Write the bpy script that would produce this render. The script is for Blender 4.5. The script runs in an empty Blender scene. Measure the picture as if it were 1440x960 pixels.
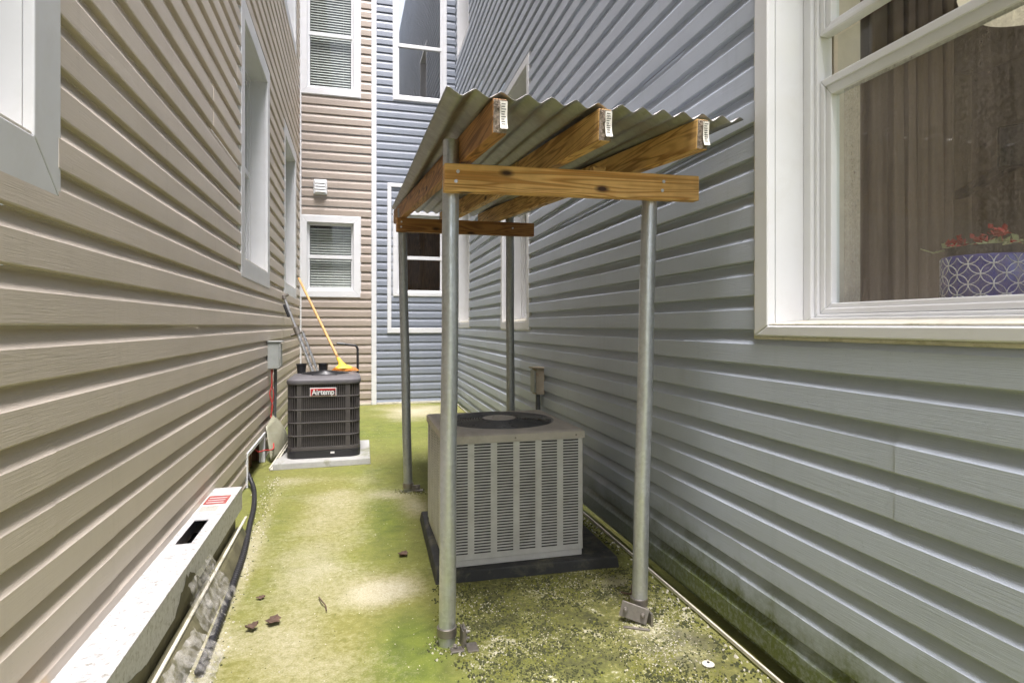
import bpy, bmesh, math, random
from mathutils import Vector, Matrix, noise
R = math.radians
random.seed(7)
scene = bpy.context.scene
col = scene.collection

# ------------------------------------------------------------------ camera
cam_d = bpy.data.cameras.new("camera")
cam = bpy.data.objects.new("camera", cam_d)
col.objects.link(cam)
cam.location = (0, 0, 1.0)
cam.rotation_euler = (R(90), 0, R(-14.9))
cam_d.sensor_width = 36.0
cam_d.lens = 834 / 1440 * 36
cam_d.shift_y = -23 / 1440
cam_d.clip_start = 0.02
cam_d.clip_end = 300
scene.camera = cam

# ------------------------------------------------------------------ sky, sun, exposure
SUN_EL, SUN_AZ = R(72), R(180)          # azimuth measured clockwise from +Y; high, from behind the camera
world = bpy.data.worlds.new("World")
scene.world = world
world.use_nodes = True
wn = world.node_tree
bg = wn.nodes["Background"]
sky = wn.nodes.new("ShaderNodeTexSky")
sky.sky_type = 'NISHITA'
sky.sun_disc = False
sky.sun_elevation = SUN_EL
sky.sun_rotation = SUN_AZ
sky.air_density = 1.0
sky.dust_density = 4.0
sky.ozone_density = 1.0
hs = wn.nodes.new("ShaderNodeHueSaturation")
hs.inputs["Saturation"].default_value = 0.55
wn.links.new(sky.outputs[0], hs.inputs["Color"])
wn.links.new(hs.outputs[0], bg.inputs["Color"])
bg.inputs["Strength"].default_value = 0.067
sun_d = bpy.data.lights.new("sun", 'SUN')
sun_d.energy = 1.5
sun_d.angle = R(22)
sun_d.color = (1.0, 0.95, 0.97)
sun = bpy.data.objects.new("sun", sun_d)
col.objects.link(sun)
sdir = Vector((math.sin(SUN_AZ) * math.cos(SUN_EL), math.cos(SUN_AZ) * math.cos(SUN_EL), math.sin(SUN_EL)))
sun.rotation_euler = sdir.to_track_quat('Z', 'Y').to_euler()
vs = scene.view_settings
vs.view_transform = 'Standard'
vs.look = 'None'
vs.gamma = 1.0
vs.use_curve_mapping = False
vs.exposure = 2.87
scene.cycles.max_bounces = 8
scene.cycles.transparent_max_bounces = 16

# ------------------------------------------------------------------ helpers: meshes
class MB:
    """collects shapes (world coordinates) and links them as ONE mesh object"""
    def __init__(self):
        self.v, self.f, self.m = [], [], []
        self.mi = 0
    def add(self, vs_, fs_):
        o = len(self.v)
        self.v += [tuple(p) for p in vs_]
        for f in fs_:
            self.f.append([i + o for i in f]); self.m.append(self.mi)
    def quad(self, a, b, c, d):
        self.add([a, b, c, d], [(0, 1, 2, 3)])
    def box(self, c, s, M=None):
        x, y, z = s[0] / 2, s[1] / 2, s[2] / 2
        p = [Vector((i * x, j * y, k * z)) for i in (-1, 1) for j in (-1, 1) for k in (-1, 1)]
        if M is not None: p = [M @ q for q in p]
        p = [q + Vector(c) for q in p]
        self.add(p, [(0, 1, 3, 2), (4, 6, 7, 5), (0, 4, 5, 1), (2, 3, 7, 6), (0, 2, 6, 4), (1, 5, 7, 3)])
    def hexa(self, bot, top):
        """eight corners: four below, four above, same order"""
        n = len(bot)
        fs = [tuple(range(n))[::-1], tuple(range(n, 2 * n))]
        for i in range(n):
            j = (i + 1) % n
            fs.append((i, j, n + j, n + i))
        self.add(list(bot) + list(top), fs)
    def bar(self, a, b, w, h, up=(0, 0, 1)):
        """rectangular bar from a to b"""
        a, b = Vector(a), Vector(b)
        d = (b - a).normalized(); s = d.cross(Vector(up)).normalized(); u = s.cross(d)
        q = [s * w / 2 + u * h / 2, -s * w / 2 + u * h / 2, -s * w / 2 - u * h / 2, s * w / 2 - u * h / 2]
        self.hexa([a + x for x in q], [b + x for x in q])
    def tube(self, path, r, seg=12, cap=True, closed=False):
        path = [Vector(p) for p in path]
        n = len(path); rr = r if isinstance(r, (list, tuple)) else [r] * n
        rings = []
        t0 = (path[1] - path[0]).normalized()
        ref = Vector((0, 0, 1)) if abs(t0.z) < .9 else Vector((1, 0, 0))
        s = t0.cross(ref).normalized()
        for i, p in enumerate(path):
            if closed: t = (path[(i + 1) % n] - path[i - 1]).normalized()
            else: t = (path[min(i + 1, n - 1)] - path[max(i - 1, 0)]).normalized()
            s = (s - t * s.dot(t)).normalized(); u = t.cross(s)
            rings.append([p + (s * math.cos(2 * math.pi * k / seg) + u * math.sin(2 * math.pi * k / seg)) * rr[i] for k in range(seg)])
        vs_, fs = [q for g in rings for q in g], []
        for i in range(n if closed else n - 1):
            i2 = (i + 1) % n
            for k in range(seg):
                k2 = (k + 1) % seg
                fs.append((i * seg + k, i * seg + k2, i2 * seg + k2, i2 * seg + k))
        if cap and not closed:
            fs.append(tuple(range(seg))[::-1]); fs.append(tuple(range((n - 1) * seg, n * seg)))
        self.add(vs_, fs)
    def lathe(self, c, prof, seg=32, M=None):
        """prof = [(r, z)...] turned about the vertical through c"""
        vs_, fs = [], []
        for (r, z) in prof:
            for k in range(seg):
                p = Vector((r * math.cos(2 * math.pi * k / seg), r * math.sin(2 * math.pi * k / seg), z))
                if M is not None: p = M @ p
                vs_.append(p + Vector(c))
        for i in range(len(prof) - 1):
            for k in range(seg):
                k2 = (k + 1) % seg
                fs.append((i * seg + k, i * seg + k2, (i + 1) * seg + k2, (i + 1) * seg + k))
        if prof[0][0] > 1e-5: fs.append(tuple(range(seg))[::-1])
        if prof[-1][0] > 1e-5: fs.append(tuple(range((len(prof) - 1) * seg, len(prof) * seg)))
        self.add(vs_, fs)
    def ring_sweep(self, path, normals, prof):
        """closed path swept with an open profile [(offset along normal, dz)]"""
        n = len(path); k = len(prof); vs_, fs = [], []
        for p, nn in zip(path, normals):
            for (d, z) in prof: vs_.append(Vector(p) + Vector(nn) * d + Vector((0, 0, z)))
        for i in range(n):
            j = (i + 1) % n
            for q in range(k - 1):
                fs.append((i * k + q, j * k + q, j * k + q + 1, i * k + q + 1))
        self.add(vs_, fs)
    def build(self, name, mats, parent=None, smooth=0, bevel=0, seg=2, solid=0):
        me = bpy.data.meshes.new(name)
        org = root_loc(parent) if parent else Vector((0, 0, 0))
        me.from_pydata([(p[0] - org.x, p[1] - org.y, p[2] - org.z) for p in self.v], [], self.f)
        if not isinstance(mats, (list, tuple)): mats = [mats]
        for m in mats: me.materials.append(m)
        me.polygons.foreach_set("material_index", self.m)
        me.update()
        bm = bmesh.new(); bm.from_mesh(me)
        bmesh.ops.recalc_face_normals(bm, faces=bm.faces)
        bm.to_mesh(me); bm.free()
        if smooth:
            me.polygons.foreach_set("use_smooth", [True] * len(me.polygons))
            me.set_sharp_from_angle(angle=R(smooth))
        o = bpy.data.objects.new(name, me)
        col.objects.link(o)
        if parent: o.parent = parent
        if solid:
            md = o.modifiers.new("solid", 'SOLIDIFY'); md.thickness = solid; md.offset = 0
        if bevel:
            md = o.modifiers.new("bevel", 'BEVEL'); md.width = bevel; md.segments = seg
            md.limit_method = 'ANGLE'; md.angle_limit = R(40)
        return o

def root_loc(o):
    while o.parent: o = o.parent
    return Vector(o.location)

def tag(o, label=None, cat=None, group=None, kind=None):
    if label: o["label"] = label
    if cat: o["category"] = cat
    if group: o["group"] = group
    if kind: o["kind"] = kind
    return o

def thing(name, label, cat, loc, group=None):
    o = bpy.data.objects.new(name, None)
    o.empty_display_size = .1
    col.objects.link(o); o.location = loc
    return tag(o, label, cat, group)

# ------------------------------------------------------------------ helpers: materials
def new_mat(name):
    m = bpy.data.materials.new(name); m.use_nodes = True
    nt = m.node_tree
    return m, nt, nt.nodes["Principled BSDF"]

def N(nt, kind, **kw):
    n = nt.nodes.new(kind)
    for k, v in kw.items():
        if k.startswith("i_"): n.inputs[k[2:].replace("_", " ")].default_value = v
        else: setattr(n, k, v)
    return n

def coords(nt, scale=(1, 1, 1), rot=(0, 0, 0), out="Object"):
    tc = N(nt, "ShaderNodeTexCoord"); mp = N(nt, "ShaderNodeMapping")
    mp.inputs["Scale"].default_value = scale; mp.inputs["Rotation"].default_value = rot
    nt.links.new(tc.outputs[out], mp.inputs["Vector"])
    return mp.outputs[0]

def noise_tex(nt, vec, scale=5, detail=4, rough=.55, dist=0):
    n = N(nt, "ShaderNodeTexNoise")
    n.inputs["Scale"].default_value = scale; n.inputs["Detail"].default_value = detail
    n.inputs["Roughness"].default_value = rough; n.inputs["Distortion"].default_value = dist
    nt.links.new(vec, n.inputs["Vector"])
    return n.outputs["Fac"]

def ramp(nt, fac, stops):
    r = N(nt, "ShaderNodeValToRGB")
    el = r.color_ramp.elements
    while len(el) < len(stops): el.new(.5)
    for e, (p, c) in zip(el, stops):
        e.position = p
        e.color = (c, c, c, 1) if isinstance(c, (int, float)) else (*c, 1)
    nt.links.new(fac, r.inputs["Fac"])
    return r.outputs["Color"]

def mixc(nt, fac, a, b, mode='MIX'):
    m = N(nt, "ShaderNodeMix"); m.data_type = 'RGBA'; m.blend_type = mode
    for sock, val in ((m.inputs["Factor"], fac), (m.inputs[6], a), (m.inputs[7], b)):
        if isinstance(val, (int, float)): sock.default_value = val
        elif isinstance(val, tuple): sock.default_value = (*val, 1) if len(val) == 3 else val
        else: nt.links.new(val, sock)
    return m.outputs[2]

def math_n(nt, op, a, b=None, clamp=False):
    m = N(nt, "ShaderNodeMath"); m.operation = op; m.use_clamp = clamp
    for i, v in enumerate((a, b)):
        if v is None: continue
        if isinstance(v, (int, float)): m.inputs[i].default_value = v
        else: nt.links.new(v, m.inputs[i])
    return m.outputs[0]

def bump(nt, bs, height, strength=.3, dist=.002, prev=None):
    b = N(nt, "ShaderNodeBump"); b.inputs["Strength"].default_value = strength; b.inputs["Distance"].default_value = dist
    nt.links.new(height, b.inputs["Height"])
    if prev is not None: nt.links.new(prev, b.inputs["Normal"])
    nt.links.new(b.outputs[0], bs.inputs["Normal"])
    return b.outputs[0]

def plain(name, c, rough=.5, metal=0, var=.12, vscale=18, dirt=None, dirt_amt=.5, dirt_scale=9, bmp=0, bscale=120, stretch=(1, 1, 1)):
    """paint / plastic / metal with a little unevenness and shaped dirt"""
    m, nt, bs = new_mat(name)
    v = coords(nt, stretch)
    n = noise_tex(nt, v, vscale, 5, .6)
    lo = tuple(x * (1 - var) for x in c); hi = tuple(min(1, x * (1 + var * .6)) for x in c)
    cc = ramp(nt, n, [(.3, lo), (.7, hi)])
    if dirt:
        d = ramp(nt, noise_tex(nt, v, dirt_scale, 7, .7, .4), [(.52, 0.0), (.72, dirt_amt)])
        cc = mixc(nt, d, cc, dirt)
    nt.links.new(cc, bs.inputs["Base Color"])
    rr = ramp(nt, noise_tex(nt, v, vscale * 1.7, 4, .6), [(.3, max(.02, rough - .08)), (.7, min(1, rough + .1))])
    nt.links.new(rr, bs.inputs["Roughness"])
    bs.inputs["Metallic"].default_value = metal
    if bmp: bump(nt, bs, noise_tex(nt, v, bscale, 3, .5), bmp, .001)
    return m

def siding_mat(name, c, axis, moss=None):
    """vinyl with an embossed wood grain along the course; moss = ('y0','y1') adds algae on the lowest courses"""
    m, nt, bs = new_mat(name)
    sc = (3.2, 3.2, 3.2)
    g = [60, 60, 60]; g[axis] = 11; g[2] = 380
    big = noise_tex(nt, coords(nt, (1, 1, 1)), 1.3, 5, .6)
    cc = ramp(nt, big, [(.3, tuple(x * .93 for x in c)), (.7, tuple(min(1, x * 1.05) for x in c))])
    # rain streaks: thin, vertical, faint
    st = [26, 26, 26]; st[2] = .9
    s = ramp(nt, noise_tex(nt, coords(nt, tuple(st)), 1, 4, .6), [(.56, 0.0), (.75, .22)])
    cc = mixc(nt, s, cc, tuple(x * .72 for x in c))
    sp = ramp(nt, noise_tex(nt, coords(nt), 95, 2, .5), [(.70, 0.0), (.74, .35)])
    cc = mixc(nt, sp, cc, tuple(x * .6 for x in c))
    if moss:
        sep = N(nt, "ShaderNodeSeparateXYZ"); nt.links.new(coords(nt), sep.inputs[0])
        zz = math_n(nt, 'ADD', sep.outputs["Z"], math_n(nt, 'MULTIPLY', math_n(nt, 'SUBTRACT', noise_tex(nt, coords(nt), 5, 6, .65), .5), .34))
        near = ramp(nt, math_n(nt, 'MULTIPLY', math_n(nt, 'ADD', sep.outputs["Y"], 2.0), .25), [(.45, 1.0), (.85, .25)])
        band = ramp(nt, zz, [(0.0, 1.0), (.12, .95), (.19, .45), (.28, 0.0)])
        spots = ramp(nt, noise_tex(nt, coords(nt), 60, 4, .7), [(.25, .6), (.55, 1.0)])
        fac = math_n(nt, 'MULTIPLY', math_n(nt, 'MULTIPLY', band, near), spots)
        cc = mixc(nt, fac, cc, (.082, .105, .006))
    nt.links.new(cc, bs.inputs["Base Color"])
    bs.inputs["Roughness"].default_value = .48
    bs.inputs["Specular IOR Level"].default_value = .4
    grain = noise_tex(nt, coords(nt, tuple(g)), 1, 4, .6, .35)
    b1 = bump(nt, bs, grain, .5, .0015)
    wave = [.8, .8, .8]; wave[2] = 5
    bump(nt, bs, noise_tex(nt, coords(nt, tuple(wave)), 1, 3, .5), .18, .02, b1)
    return m

def wood_mat(name, c_lo, c_hi, axis, seedv=0.0, knots=True):
    m, nt, bs = new_mat(name)
    sc = [15, 15, 15]; sc[axis] = .8
    mp = coords(nt, tuple(sc))
    add = N(nt, "ShaderNodeVectorMath"); add.operation = 'ADD'; add.inputs[1].default_value = (seedv, seedv * 1.7, seedv * .6)
    nt.links.new(mp, add.inputs[0])
    v = add.outputs[0]
    w = N(nt, "ShaderNodeTexNoise"); w.inputs["Scale"].default_value = 1.1; w.inputs["Detail"].default_value = 2; w.inputs["Distortion"].default_value = .7
    nt.links.new(v, w.inputs["Vector"])
    rings = math_n(nt, 'FRACT', math_n(nt, 'MULTIPLY', w.outputs["Fac"], 11))
    base = ramp(nt, rings, [(0.0, tuple(x * .7 for x in c_lo)), (.25, c_hi), (.6, c_hi), (.85, c_lo), (1.0, tuple(x * .7 for x in c_lo))])
    fib = [230, 230, 230]; fib[axis] = 5
    f = noise_tex(nt, coords(nt, tuple(fib)), 1, 3, .6)
    base = mixc(nt, .28, base, ramp(nt, f, [(.25, tuple(x * .55 for x in c_lo)), (.75, c_hi)]), 'MIX')
    blot = ramp(nt, noise_tex(nt, coords(nt), 7, 4, .6), [(.45, 0.0), (.75, .45)])
    base = mixc(nt, blot, base, tuple(x * .55 for x in c_lo))
    if knots:
        ks = [11, 11, 11]; ks[axis] = 5
        vo = N(nt, "ShaderNodeTexVoronoi"); vo.inputs["Scale"].default_value = 1.0
        nt.links.new(coords(nt, tuple(ks)), vo.inputs["Vector"])
        k = ramp(nt, vo.outputs["Distance"], [(.07, 1.0), (.16, 0.0)])
        base = mixc(nt, k, base, (.05, .018, .006))
    nt.links.new(base, bs.inputs["Base Color"])
    bs.inputs["Roughness"].default_value = .62
    bump(nt, bs, f, .35, .0012)
    return m

def galv_mat(name, c=(.62, .64, .66), rough=.38, metal=.85, sc=90, streak=True):
    m, nt, bs = new_mat(name)
    vo = N(nt, "ShaderNodeTexVoronoi"); vo.inputs["Scale"].default_value = sc
    nt.links.new(coords(nt), vo.inputs["Vector"])
    bw = N(nt, "ShaderNodeRGBToBW"); nt.links.new(vo.outputs["Color"], bw.inputs[0])
    cc = ramp(nt, bw.outputs[0], [(0.1, tuple(x * .86 for x in c)), (.9, c)])
    if streak:
        s = ramp(nt, noise_tex(nt, coords(nt, (30, 30, 2.2)), 1, 6, .65), [(.5, 0.0), (.75, .5)])
        cc = mixc(nt, s, cc, (.33, .34, .31))
    nt.links.new(cc, bs.inputs["Base Color"])
    rr = ramp(nt, noise_tex(nt, coords(nt), 26, 5, .6), [(.3, rough - .08), (.7, rough + .16)])
    nt.links.new(rr, bs.inputs["Roughness"])
    bs.inputs["Metallic"].default_value = metal
    bump(nt, bs, noise_tex(nt, coords(nt), 45, 3, .5), .12, .001)
    return m

def glass_mat(name, tint=(.9, .93, .92), refl=1.0):
    m, nt, bs = new_mat(name)
    out = nt.nodes["Material Output"]
    nt.nodes.remove(bs)
    t = N(nt, "ShaderNodeBsdfTransparent"); t.inputs[0].default_value = (*tint, 1)
    g = N(nt, "ShaderNodeBsdfGlossy"); g.inputs["Roughness"].default_value = .01; g.inputs[0].default_value = (1, 1, 1, 1)
    fr = N(nt, "ShaderNodeFresnel"); fr.inputs["IOR"].default_value = 1.55
    ge = N(nt, "ShaderNodeNewGeometry")      # the outer face alone reflects
    f = math_n(nt, 'MULTIPLY', math_n(nt, 'MULTIPLY', fr.outputs[0], refl, True), math_n(nt, 'SUBTRACT', 1.0, ge.outputs["Backfacing"]), True)
    mx = N(nt, "ShaderNodeMixShader")
    nt.links.new(f, mx.inputs[0]); nt.links.new(t.outputs[0], mx.inputs[1]); nt.links.new(g.outputs[0], mx.inputs[2])
    nt.links.new(mx.outputs[0], out.inputs[0])
    return m

def veil_mat(name, c, amount, speck=None):
    """insect screen / dusty film: part of the light passes, part is scattered by the threads"""
    m, nt, bs = new_mat(name)
    out = nt.nodes["Material Output"]
    bs.inputs["Base Color"].default_value = (*c, 1); bs.inputs["Roughness"].default_value = .6
    t = N(nt, "ShaderNodeBsdfTransparent")
    streak = noise_tex(nt, coords(nt, (40, 40, 1.6)), 1, 5, .65, .3)
    grid = noise_tex(nt, coords(nt, (150, 150, 150)), 1, 3, .7)
    a = math_n(nt, 'ADD', ramp(nt, streak, [(.3, amount * .45), (.75, amount * 1.6)]), math_n(nt, 'MULTIPLY', math_n(nt, 'SUBTRACT', grid, .5), amount * 2.2), True)
    if speck:
        sp = ramp(nt, noise_tex(nt, coords(nt), 70, 2, .5), [(.76, 0.0), (.79, .6)])
        a = math_n(nt, 'ADD', a, sp, True)
    mx = N(nt, "ShaderNodeMixShader")
    nt.links.new(a, mx.inputs[0]); nt.links.new(t.outputs[0], mx.inputs[1]); nt.links.new(bs.outputs[0], mx.inputs[2])
    nt.links.new(mx.outputs[0], out.inputs[0])
    return m

M = {}
BEIGE = (.37, .305, .25)
BLUE = (.30, .335, .385)
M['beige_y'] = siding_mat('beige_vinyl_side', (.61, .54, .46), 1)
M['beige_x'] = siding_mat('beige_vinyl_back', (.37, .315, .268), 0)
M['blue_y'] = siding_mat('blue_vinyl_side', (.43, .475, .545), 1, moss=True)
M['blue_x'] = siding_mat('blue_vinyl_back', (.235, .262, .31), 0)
M['white'] = plain('white_trim', (.70, .71, .725), .42, var=.04, vscale=4, dirt=(.45, .42, .34), dirt_amt=.16, dirt_scale=6)
M['white_dirty'] = plain('white_sill', (.60, .57, .48), .5, var=.12, dirt=(.17, .16, .06), dirt_amt=.8, dirt_scale=9, bmp=.1)
M['cream'] = plain('cream_drywall', (.60, .53, .44), .8)
M['taupe'] = plain('taupe_paint', (.26, .215, .18), .85)
M['dark_room'] = plain('dim_room', (.07, .06, .055), .9)
M['glass'] = glass_mat('window_glass', (.94, .96, .95), .8)
M['glass_up'] = glass_mat('mirror_like_glass', (.5, .55, .6), 9.0)
M['screen'] = veil_mat('insect_screen', (.33, .285, .25), .32, True)
M['blind'] = plain('blind_slat', (.58, .58, .55), .6)
M['galv'] = galv_mat('galvanised_pipe')
M['galv_dark'] = galv_mat('darker_pipe', (.42, .44, .45), .45, .8)  # darker grey pipe for the two back posts
M['steel'] = galv_mat('bracket_steel', (.27, .245, .215), .45, .8)
M['roof'] = galv_mat('corrugated_steel', (.32, .315, .305), .45, .75, 55, False)
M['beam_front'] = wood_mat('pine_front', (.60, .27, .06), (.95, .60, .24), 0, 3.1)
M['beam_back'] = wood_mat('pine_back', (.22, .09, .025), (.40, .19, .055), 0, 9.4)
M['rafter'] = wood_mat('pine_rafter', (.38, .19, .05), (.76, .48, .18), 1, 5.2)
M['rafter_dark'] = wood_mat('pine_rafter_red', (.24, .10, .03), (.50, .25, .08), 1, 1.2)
M['endgrain'] = plain('rough_end_grain', (.33, .27, .22), .9, var=.5, vscale=160, bmp=.8, bscale=300)
M['paper'] = plain('paper_tag', (.74, .72, .64), .7)
M['ink'] = plain('printed_ink', (.06, .06, .06), .7)
M['unit_grey'] = plain('unit_grey_paint', (.56, .55, .53), .5, dirt=(.25, .21, .15), dirt_amt=.35, dirt_scale=5)
M['unit_top'] = plain('unit_top_paint', (.47, .43, .385), .55, dirt=(.22, .18, .12), dirt_amt=.5, dirt_scale=7)
M['guard'] = plain('guard_wire', (.06, .06, .062), .32)
M['fin'] = plain('coil_fins', (.035, .03, .027), .8, bmp=.4)
M['black'] = plain('black_plastic', (.022, .022, .024), .45)
M['pad_black'] = plain('black_pad_rubber', (.03, .031, .031), .7, dirt=(.16, .15, .09), dirt_amt=.7, dirt_scale=8, bmp=.3)
M['char'] = plain('charcoal_paint', (.075, .068, .066), .48, dirt=(.12, .11, .08), dirt_amt=.35)
M['char_top'] = plain('charcoal_lid', (.115, .11, .115), .42)
M['concrete'] = plain('pale_concrete', (.36, .36, .34), .85, dirt=(.13, .14, .04), dirt_amt=.85, dirt_scale=5, bmp=.3)
M['vinyl_post'] = plain('white_vinyl_post', (.50, .50, .50), .5, var=.16, vscale=90, dirt=(.14, .125, .07), dirt_amt=.9, dirt_scale=48)
M['vinyl_mossy'] = plain('mossy_vinyl', (.13, .12, .065), .7, var=.5, vscale=9, dirt=(.035, .04, .014), dirt_amt=.97, dirt_scale=5, bmp=.4)
M['red_label'] = plain('red_label', (.33, .07, .065), .55, dirt=(.4, .3, .25), dirt_amt=.5)
M['yellow'] = plain('yellow_plastic', (.80, .50, .05), .45)
M['orange'] = plain('orange_bristle', (.60, .22, .03), .7, var=.4, vscale=90, bmp=.6)
M['broom_wood'] = plain('orange_wood', (.55, .32, .12), .5)
M['alum'] = galv_mat('aluminium_tube', (.70, .70, .71), .28, .9, 200, False)
M['box_grey'] = plain('grey_box', (.36, .38, .36), .5, dirt=(.24, .22, .14), dirt_amt=.5)
M['box_rust'] = plain('tan_box_face', (.35, .30, .22), .6, dirt=(.27, .14, .05), dirt_amt=.7, dirt_scale=14)
M['conduit'] = plain('grey_conduit', (.10, .105, .105), .5)
M['wire_red'] = plain('red_wire', (.48, .05, .045), .45)
M['panel_olive'] = plain('olive_sheet', (.29, .285, .20), .45, dirt=(.5, .5, .45), dirt_amt=.25)
M['plywood'] = wood_mat('brown_sheathing', (.14, .065, .03), (.26, .13, .06), 2, 2.0, False)
M['leaf'] = plain('dry_leaf', (.10, .06, .04), .75, var=.4, vscale=60)
M['pot_blue'] = plain('blue_glaze', (.075, .075, .35), .25)
M['pot_white'] = plain('white_glaze', (.85, .85, .88), .3)
M['flower_red'] = plain('dried_red_petal', (.75, .07, .06), .7)
M['flower_pale'] = plain('dried_pale_leaf', (.62, .66, .38), .7)
M['soil'] = plain('dark_soil', (.05, .045, .04), .9)
M['curtain'] = plain('brown_curtain', (.16, .125, .10), .9, stretch=(1, 1, .15), vscale=30)
M['lamp_white'] = plain('opal_lamp_shade', (.85, .82, .74), .4)
_nt = M['lamp_white'].node_tree; _tr = N(_nt, "ShaderNodeBsdfTranslucent"); _tr.inputs[0].default_value = (.95, .9, .8, 1); _mx = N(_nt, "ShaderNodeMixShader"); _mx.inputs[0].default_value = .55
_nt.links.new(_nt.nodes["Principled BSDF"].outputs[0], _mx.inputs[1]); _nt.links.new(_tr.outputs[0], _mx.inputs[2]); _nt.links.new(_mx.outputs[0], _nt.nodes["Material Output"].inputs[0])
_b = M['lamp_white'].node_tree.nodes["Principled BSDF"]; _b.inputs["Emission Color"].default_value = (1, .9, .72, 1); _b.inputs["Emission Strength"].default_value = .10
M['tv_black'] = plain('black_screen', (.012, .012, .014), .15)
M['badge_red'] = plain('badge_red', (.42, .02, .025), .35)
M['badge_silver'] = plain('badge_silver', (.72, .72, .70), .35)

# ------------------------------------------------------------------ ground
def wall_x(y): return 1.14 + .018 * y

def floor_z(x, y):
    p = Vector((x, y, 0))
    return .006 * noise.noise(p * 2.2) + .002 * noise.noise(p * 9)

def ground():
    xs = [-14, -6, -3, -1.2] + [-.70 + i * .02 for i in range(103)] + [1.6, 3, 6, 14]
    ys = [-14, -6, -2, 0, .5] + [.8 + i * .02 for i in range(250)] + [5.8 + i * .05 for i in range(42)] + [8.2, 10, 14]
    vs_, fs, at = [], [], []
    bare = [(.10, 2.27, .13, .11, 1.0), (.72, 6.95, .42, .55, .9), (.96, 1.68, .14, .18, 1.15), (-.10, 3.5, .20, .55, .42), (-.16, 2.6, .22, .6, .40), (-.2, 1.9, .22, .35, .34), (.97, 2.10, .13, .13, 1.1), (-.45, 2.6, .05, 1.0, .6), (-.33, 4.05, .25, .12, .35), (.2, 3.55, .14, .12, .5), (.33, 3.3, .08, .2, .6)]
    green = [(.16, 3.15, .13, .5, 1.1), (.17, 1.88, .10, .22, 1.1), (-.4, 3.2, .13, .3, .5), (.4, 6.0, .9, .9, .55), (.25, 1.3, .35, .25, .4), (-.2, 4.1, .5, .2, .3)]
    for y in ys:
        for x in xs:
            p = Vector((x, y, 0))
            z = .006 * (noise.noise(p * 2.2)) + .002 * noise.noise(p * 9)
            n = noise.fractal(p * 3.1, 1.0, 2.0, 5)
            b = sum(w * math.exp(-((x - cx) / sx) ** 2 - ((y - cy) / sy) ** 2) for cx, cy, sx, sy, w in bare)
            g = sum(w * math.exp(-((x - cx) / sx) ** 2 - ((y - cy) / sy) ** 2) for cx, cy, sx, sy, w in green)
            rough = 0.0
            if .25 < x < 1.2 and .9 < y < 2.45:
                e = min((x - .27) / .12, (1.16 - x) / .08, (y - 1.25) / .25, 1)
                rough = max(0, min(1, e + .5 * n))
            vs_.append((x, y, z + rough * .004)); at.append((max(0, min(1, .12 + b + .28 * n - .22 * rough)), max(0, min(1, .38 + g * .8 - .9 * b + .35 * noise.fractal(p * 1.7 + Vector((5, 1, 3)), 1, 2, 4))), rough, 1))
    nx = len(xs)
    for j in range(len(ys) - 1):
        for i in range(nx - 1):
            fs.append((j * nx + i, j * nx + i + 1, (j + 1) * nx + i + 1, (j + 1) * nx + i))
    me = bpy.data.meshes.new("concrete_yard"); me.from_pydata(vs_, [], fs)
    a = me.color_attributes.new("cover", 'FLOAT_COLOR', 'POINT')
    a.data.foreach_set("color", [c for t in at for c in t])
    me.polygons.foreach_set("use_smooth", [True] * len(me.polygons))
    m, nt, bs = new_mat("algae_on_concrete")
    an = N(nt, "ShaderNodeAttribute"); an.attribute_name = "cover"
    sep = N(nt, "ShaderNodeSeparateColor"); nt.links.new(an.outputs["Color"], sep.inputs[0])
    v = coords(nt)
    f1 = noise_tex(nt, v, 38, 8, .72, .3)
    f2 = noise_tex(nt, v, 170, 5, .75)
    f3 = noise_tex(nt, v, 11, 7, .68, .5)
    algae = ramp(nt, f1, [(.2, (.11, .112, .024)), (.5, (.19, .183, .046)), (.85, (.29, .275, .10))])
    deep = ramp(nt, f3, [(.3, (.06, .085, .010)), (.7, (.16, .195, .024))])
    algae = mixc(nt, math_n(nt, 'MULTIPLY', sep.outputs["Green"], 1.0), algae, deep)
    conc = ramp(nt, f2, [(.25, (.26, .23, .135)), (.5, (.39, .36, .245)), (.8, (.55, .52, .41))])
    # where the film is thin the concrete shows through as grit
    t = math_n(nt, 'ADD', sep.outputs["Red"], math_n(nt, 'MULTIPLY', math_n(nt, 'SUBTRACT', f1, .5), .85))
    t = math_n(nt, 'ADD', t, math_n(nt, 'MULTIPLY', math_n(nt, 'SUBTRACT', f2, .5), .7))
    thin = ramp(nt, t, [(.30, 0.0), (1.0, .95)])
    cc = mixc(nt, thin, algae, conc)
    grit = ramp(nt, noise_tex(nt, v, 210, 2, .6), [(.66, 0.0), (.70, .7)])
    cc = mixc(nt, math_n(nt, 'MULTIPLY', grit, .45), cc, (.62, .58, .40))
    # rough mossy corner by the shelter: dark clumps and pale chips
    patch = math_n(nt, 'MULTIPLY', math_n(nt, 'SUBTRACT', noise_tex(nt, v, 7, 4, .6, .6), .5), .75)
    rg = ramp(nt, math_n(nt, 'ADD', noise_tex(nt, v, 60, 6, .8, .4), patch), [(.36, (.035, .036, .014)), (.49, (.085, .088, .024)), (.60, (.18, .18, .045)), (.70, (.56, .53, .43))])
    cc = mixc(nt, math_n(nt, 'MULTIPLY', sep.outputs["Blue"], ramp(nt, f3, [(.35, 1.0), (.70, .45)])), cc, rg)
    nt.links.new(cc, bs.inputs["Base Color"])
    bs.inputs["Roughness"].default_value = .85
    hh = math_n(nt, 'ADD', math_n(nt, 'MULTIPLY', f1, 1.0), math_n(nt, 'MULTIPLY', f2, .6))
    bump(nt, bs, hh, .55, .006)
    me.materials.append(m)
    o = bpy.data.objects.new("concrete_yard", me); col.objects.link(o)
    tag(o, "concrete yard floor covered with yellow green algae", "ground", kind="structure")
ground()

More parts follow.
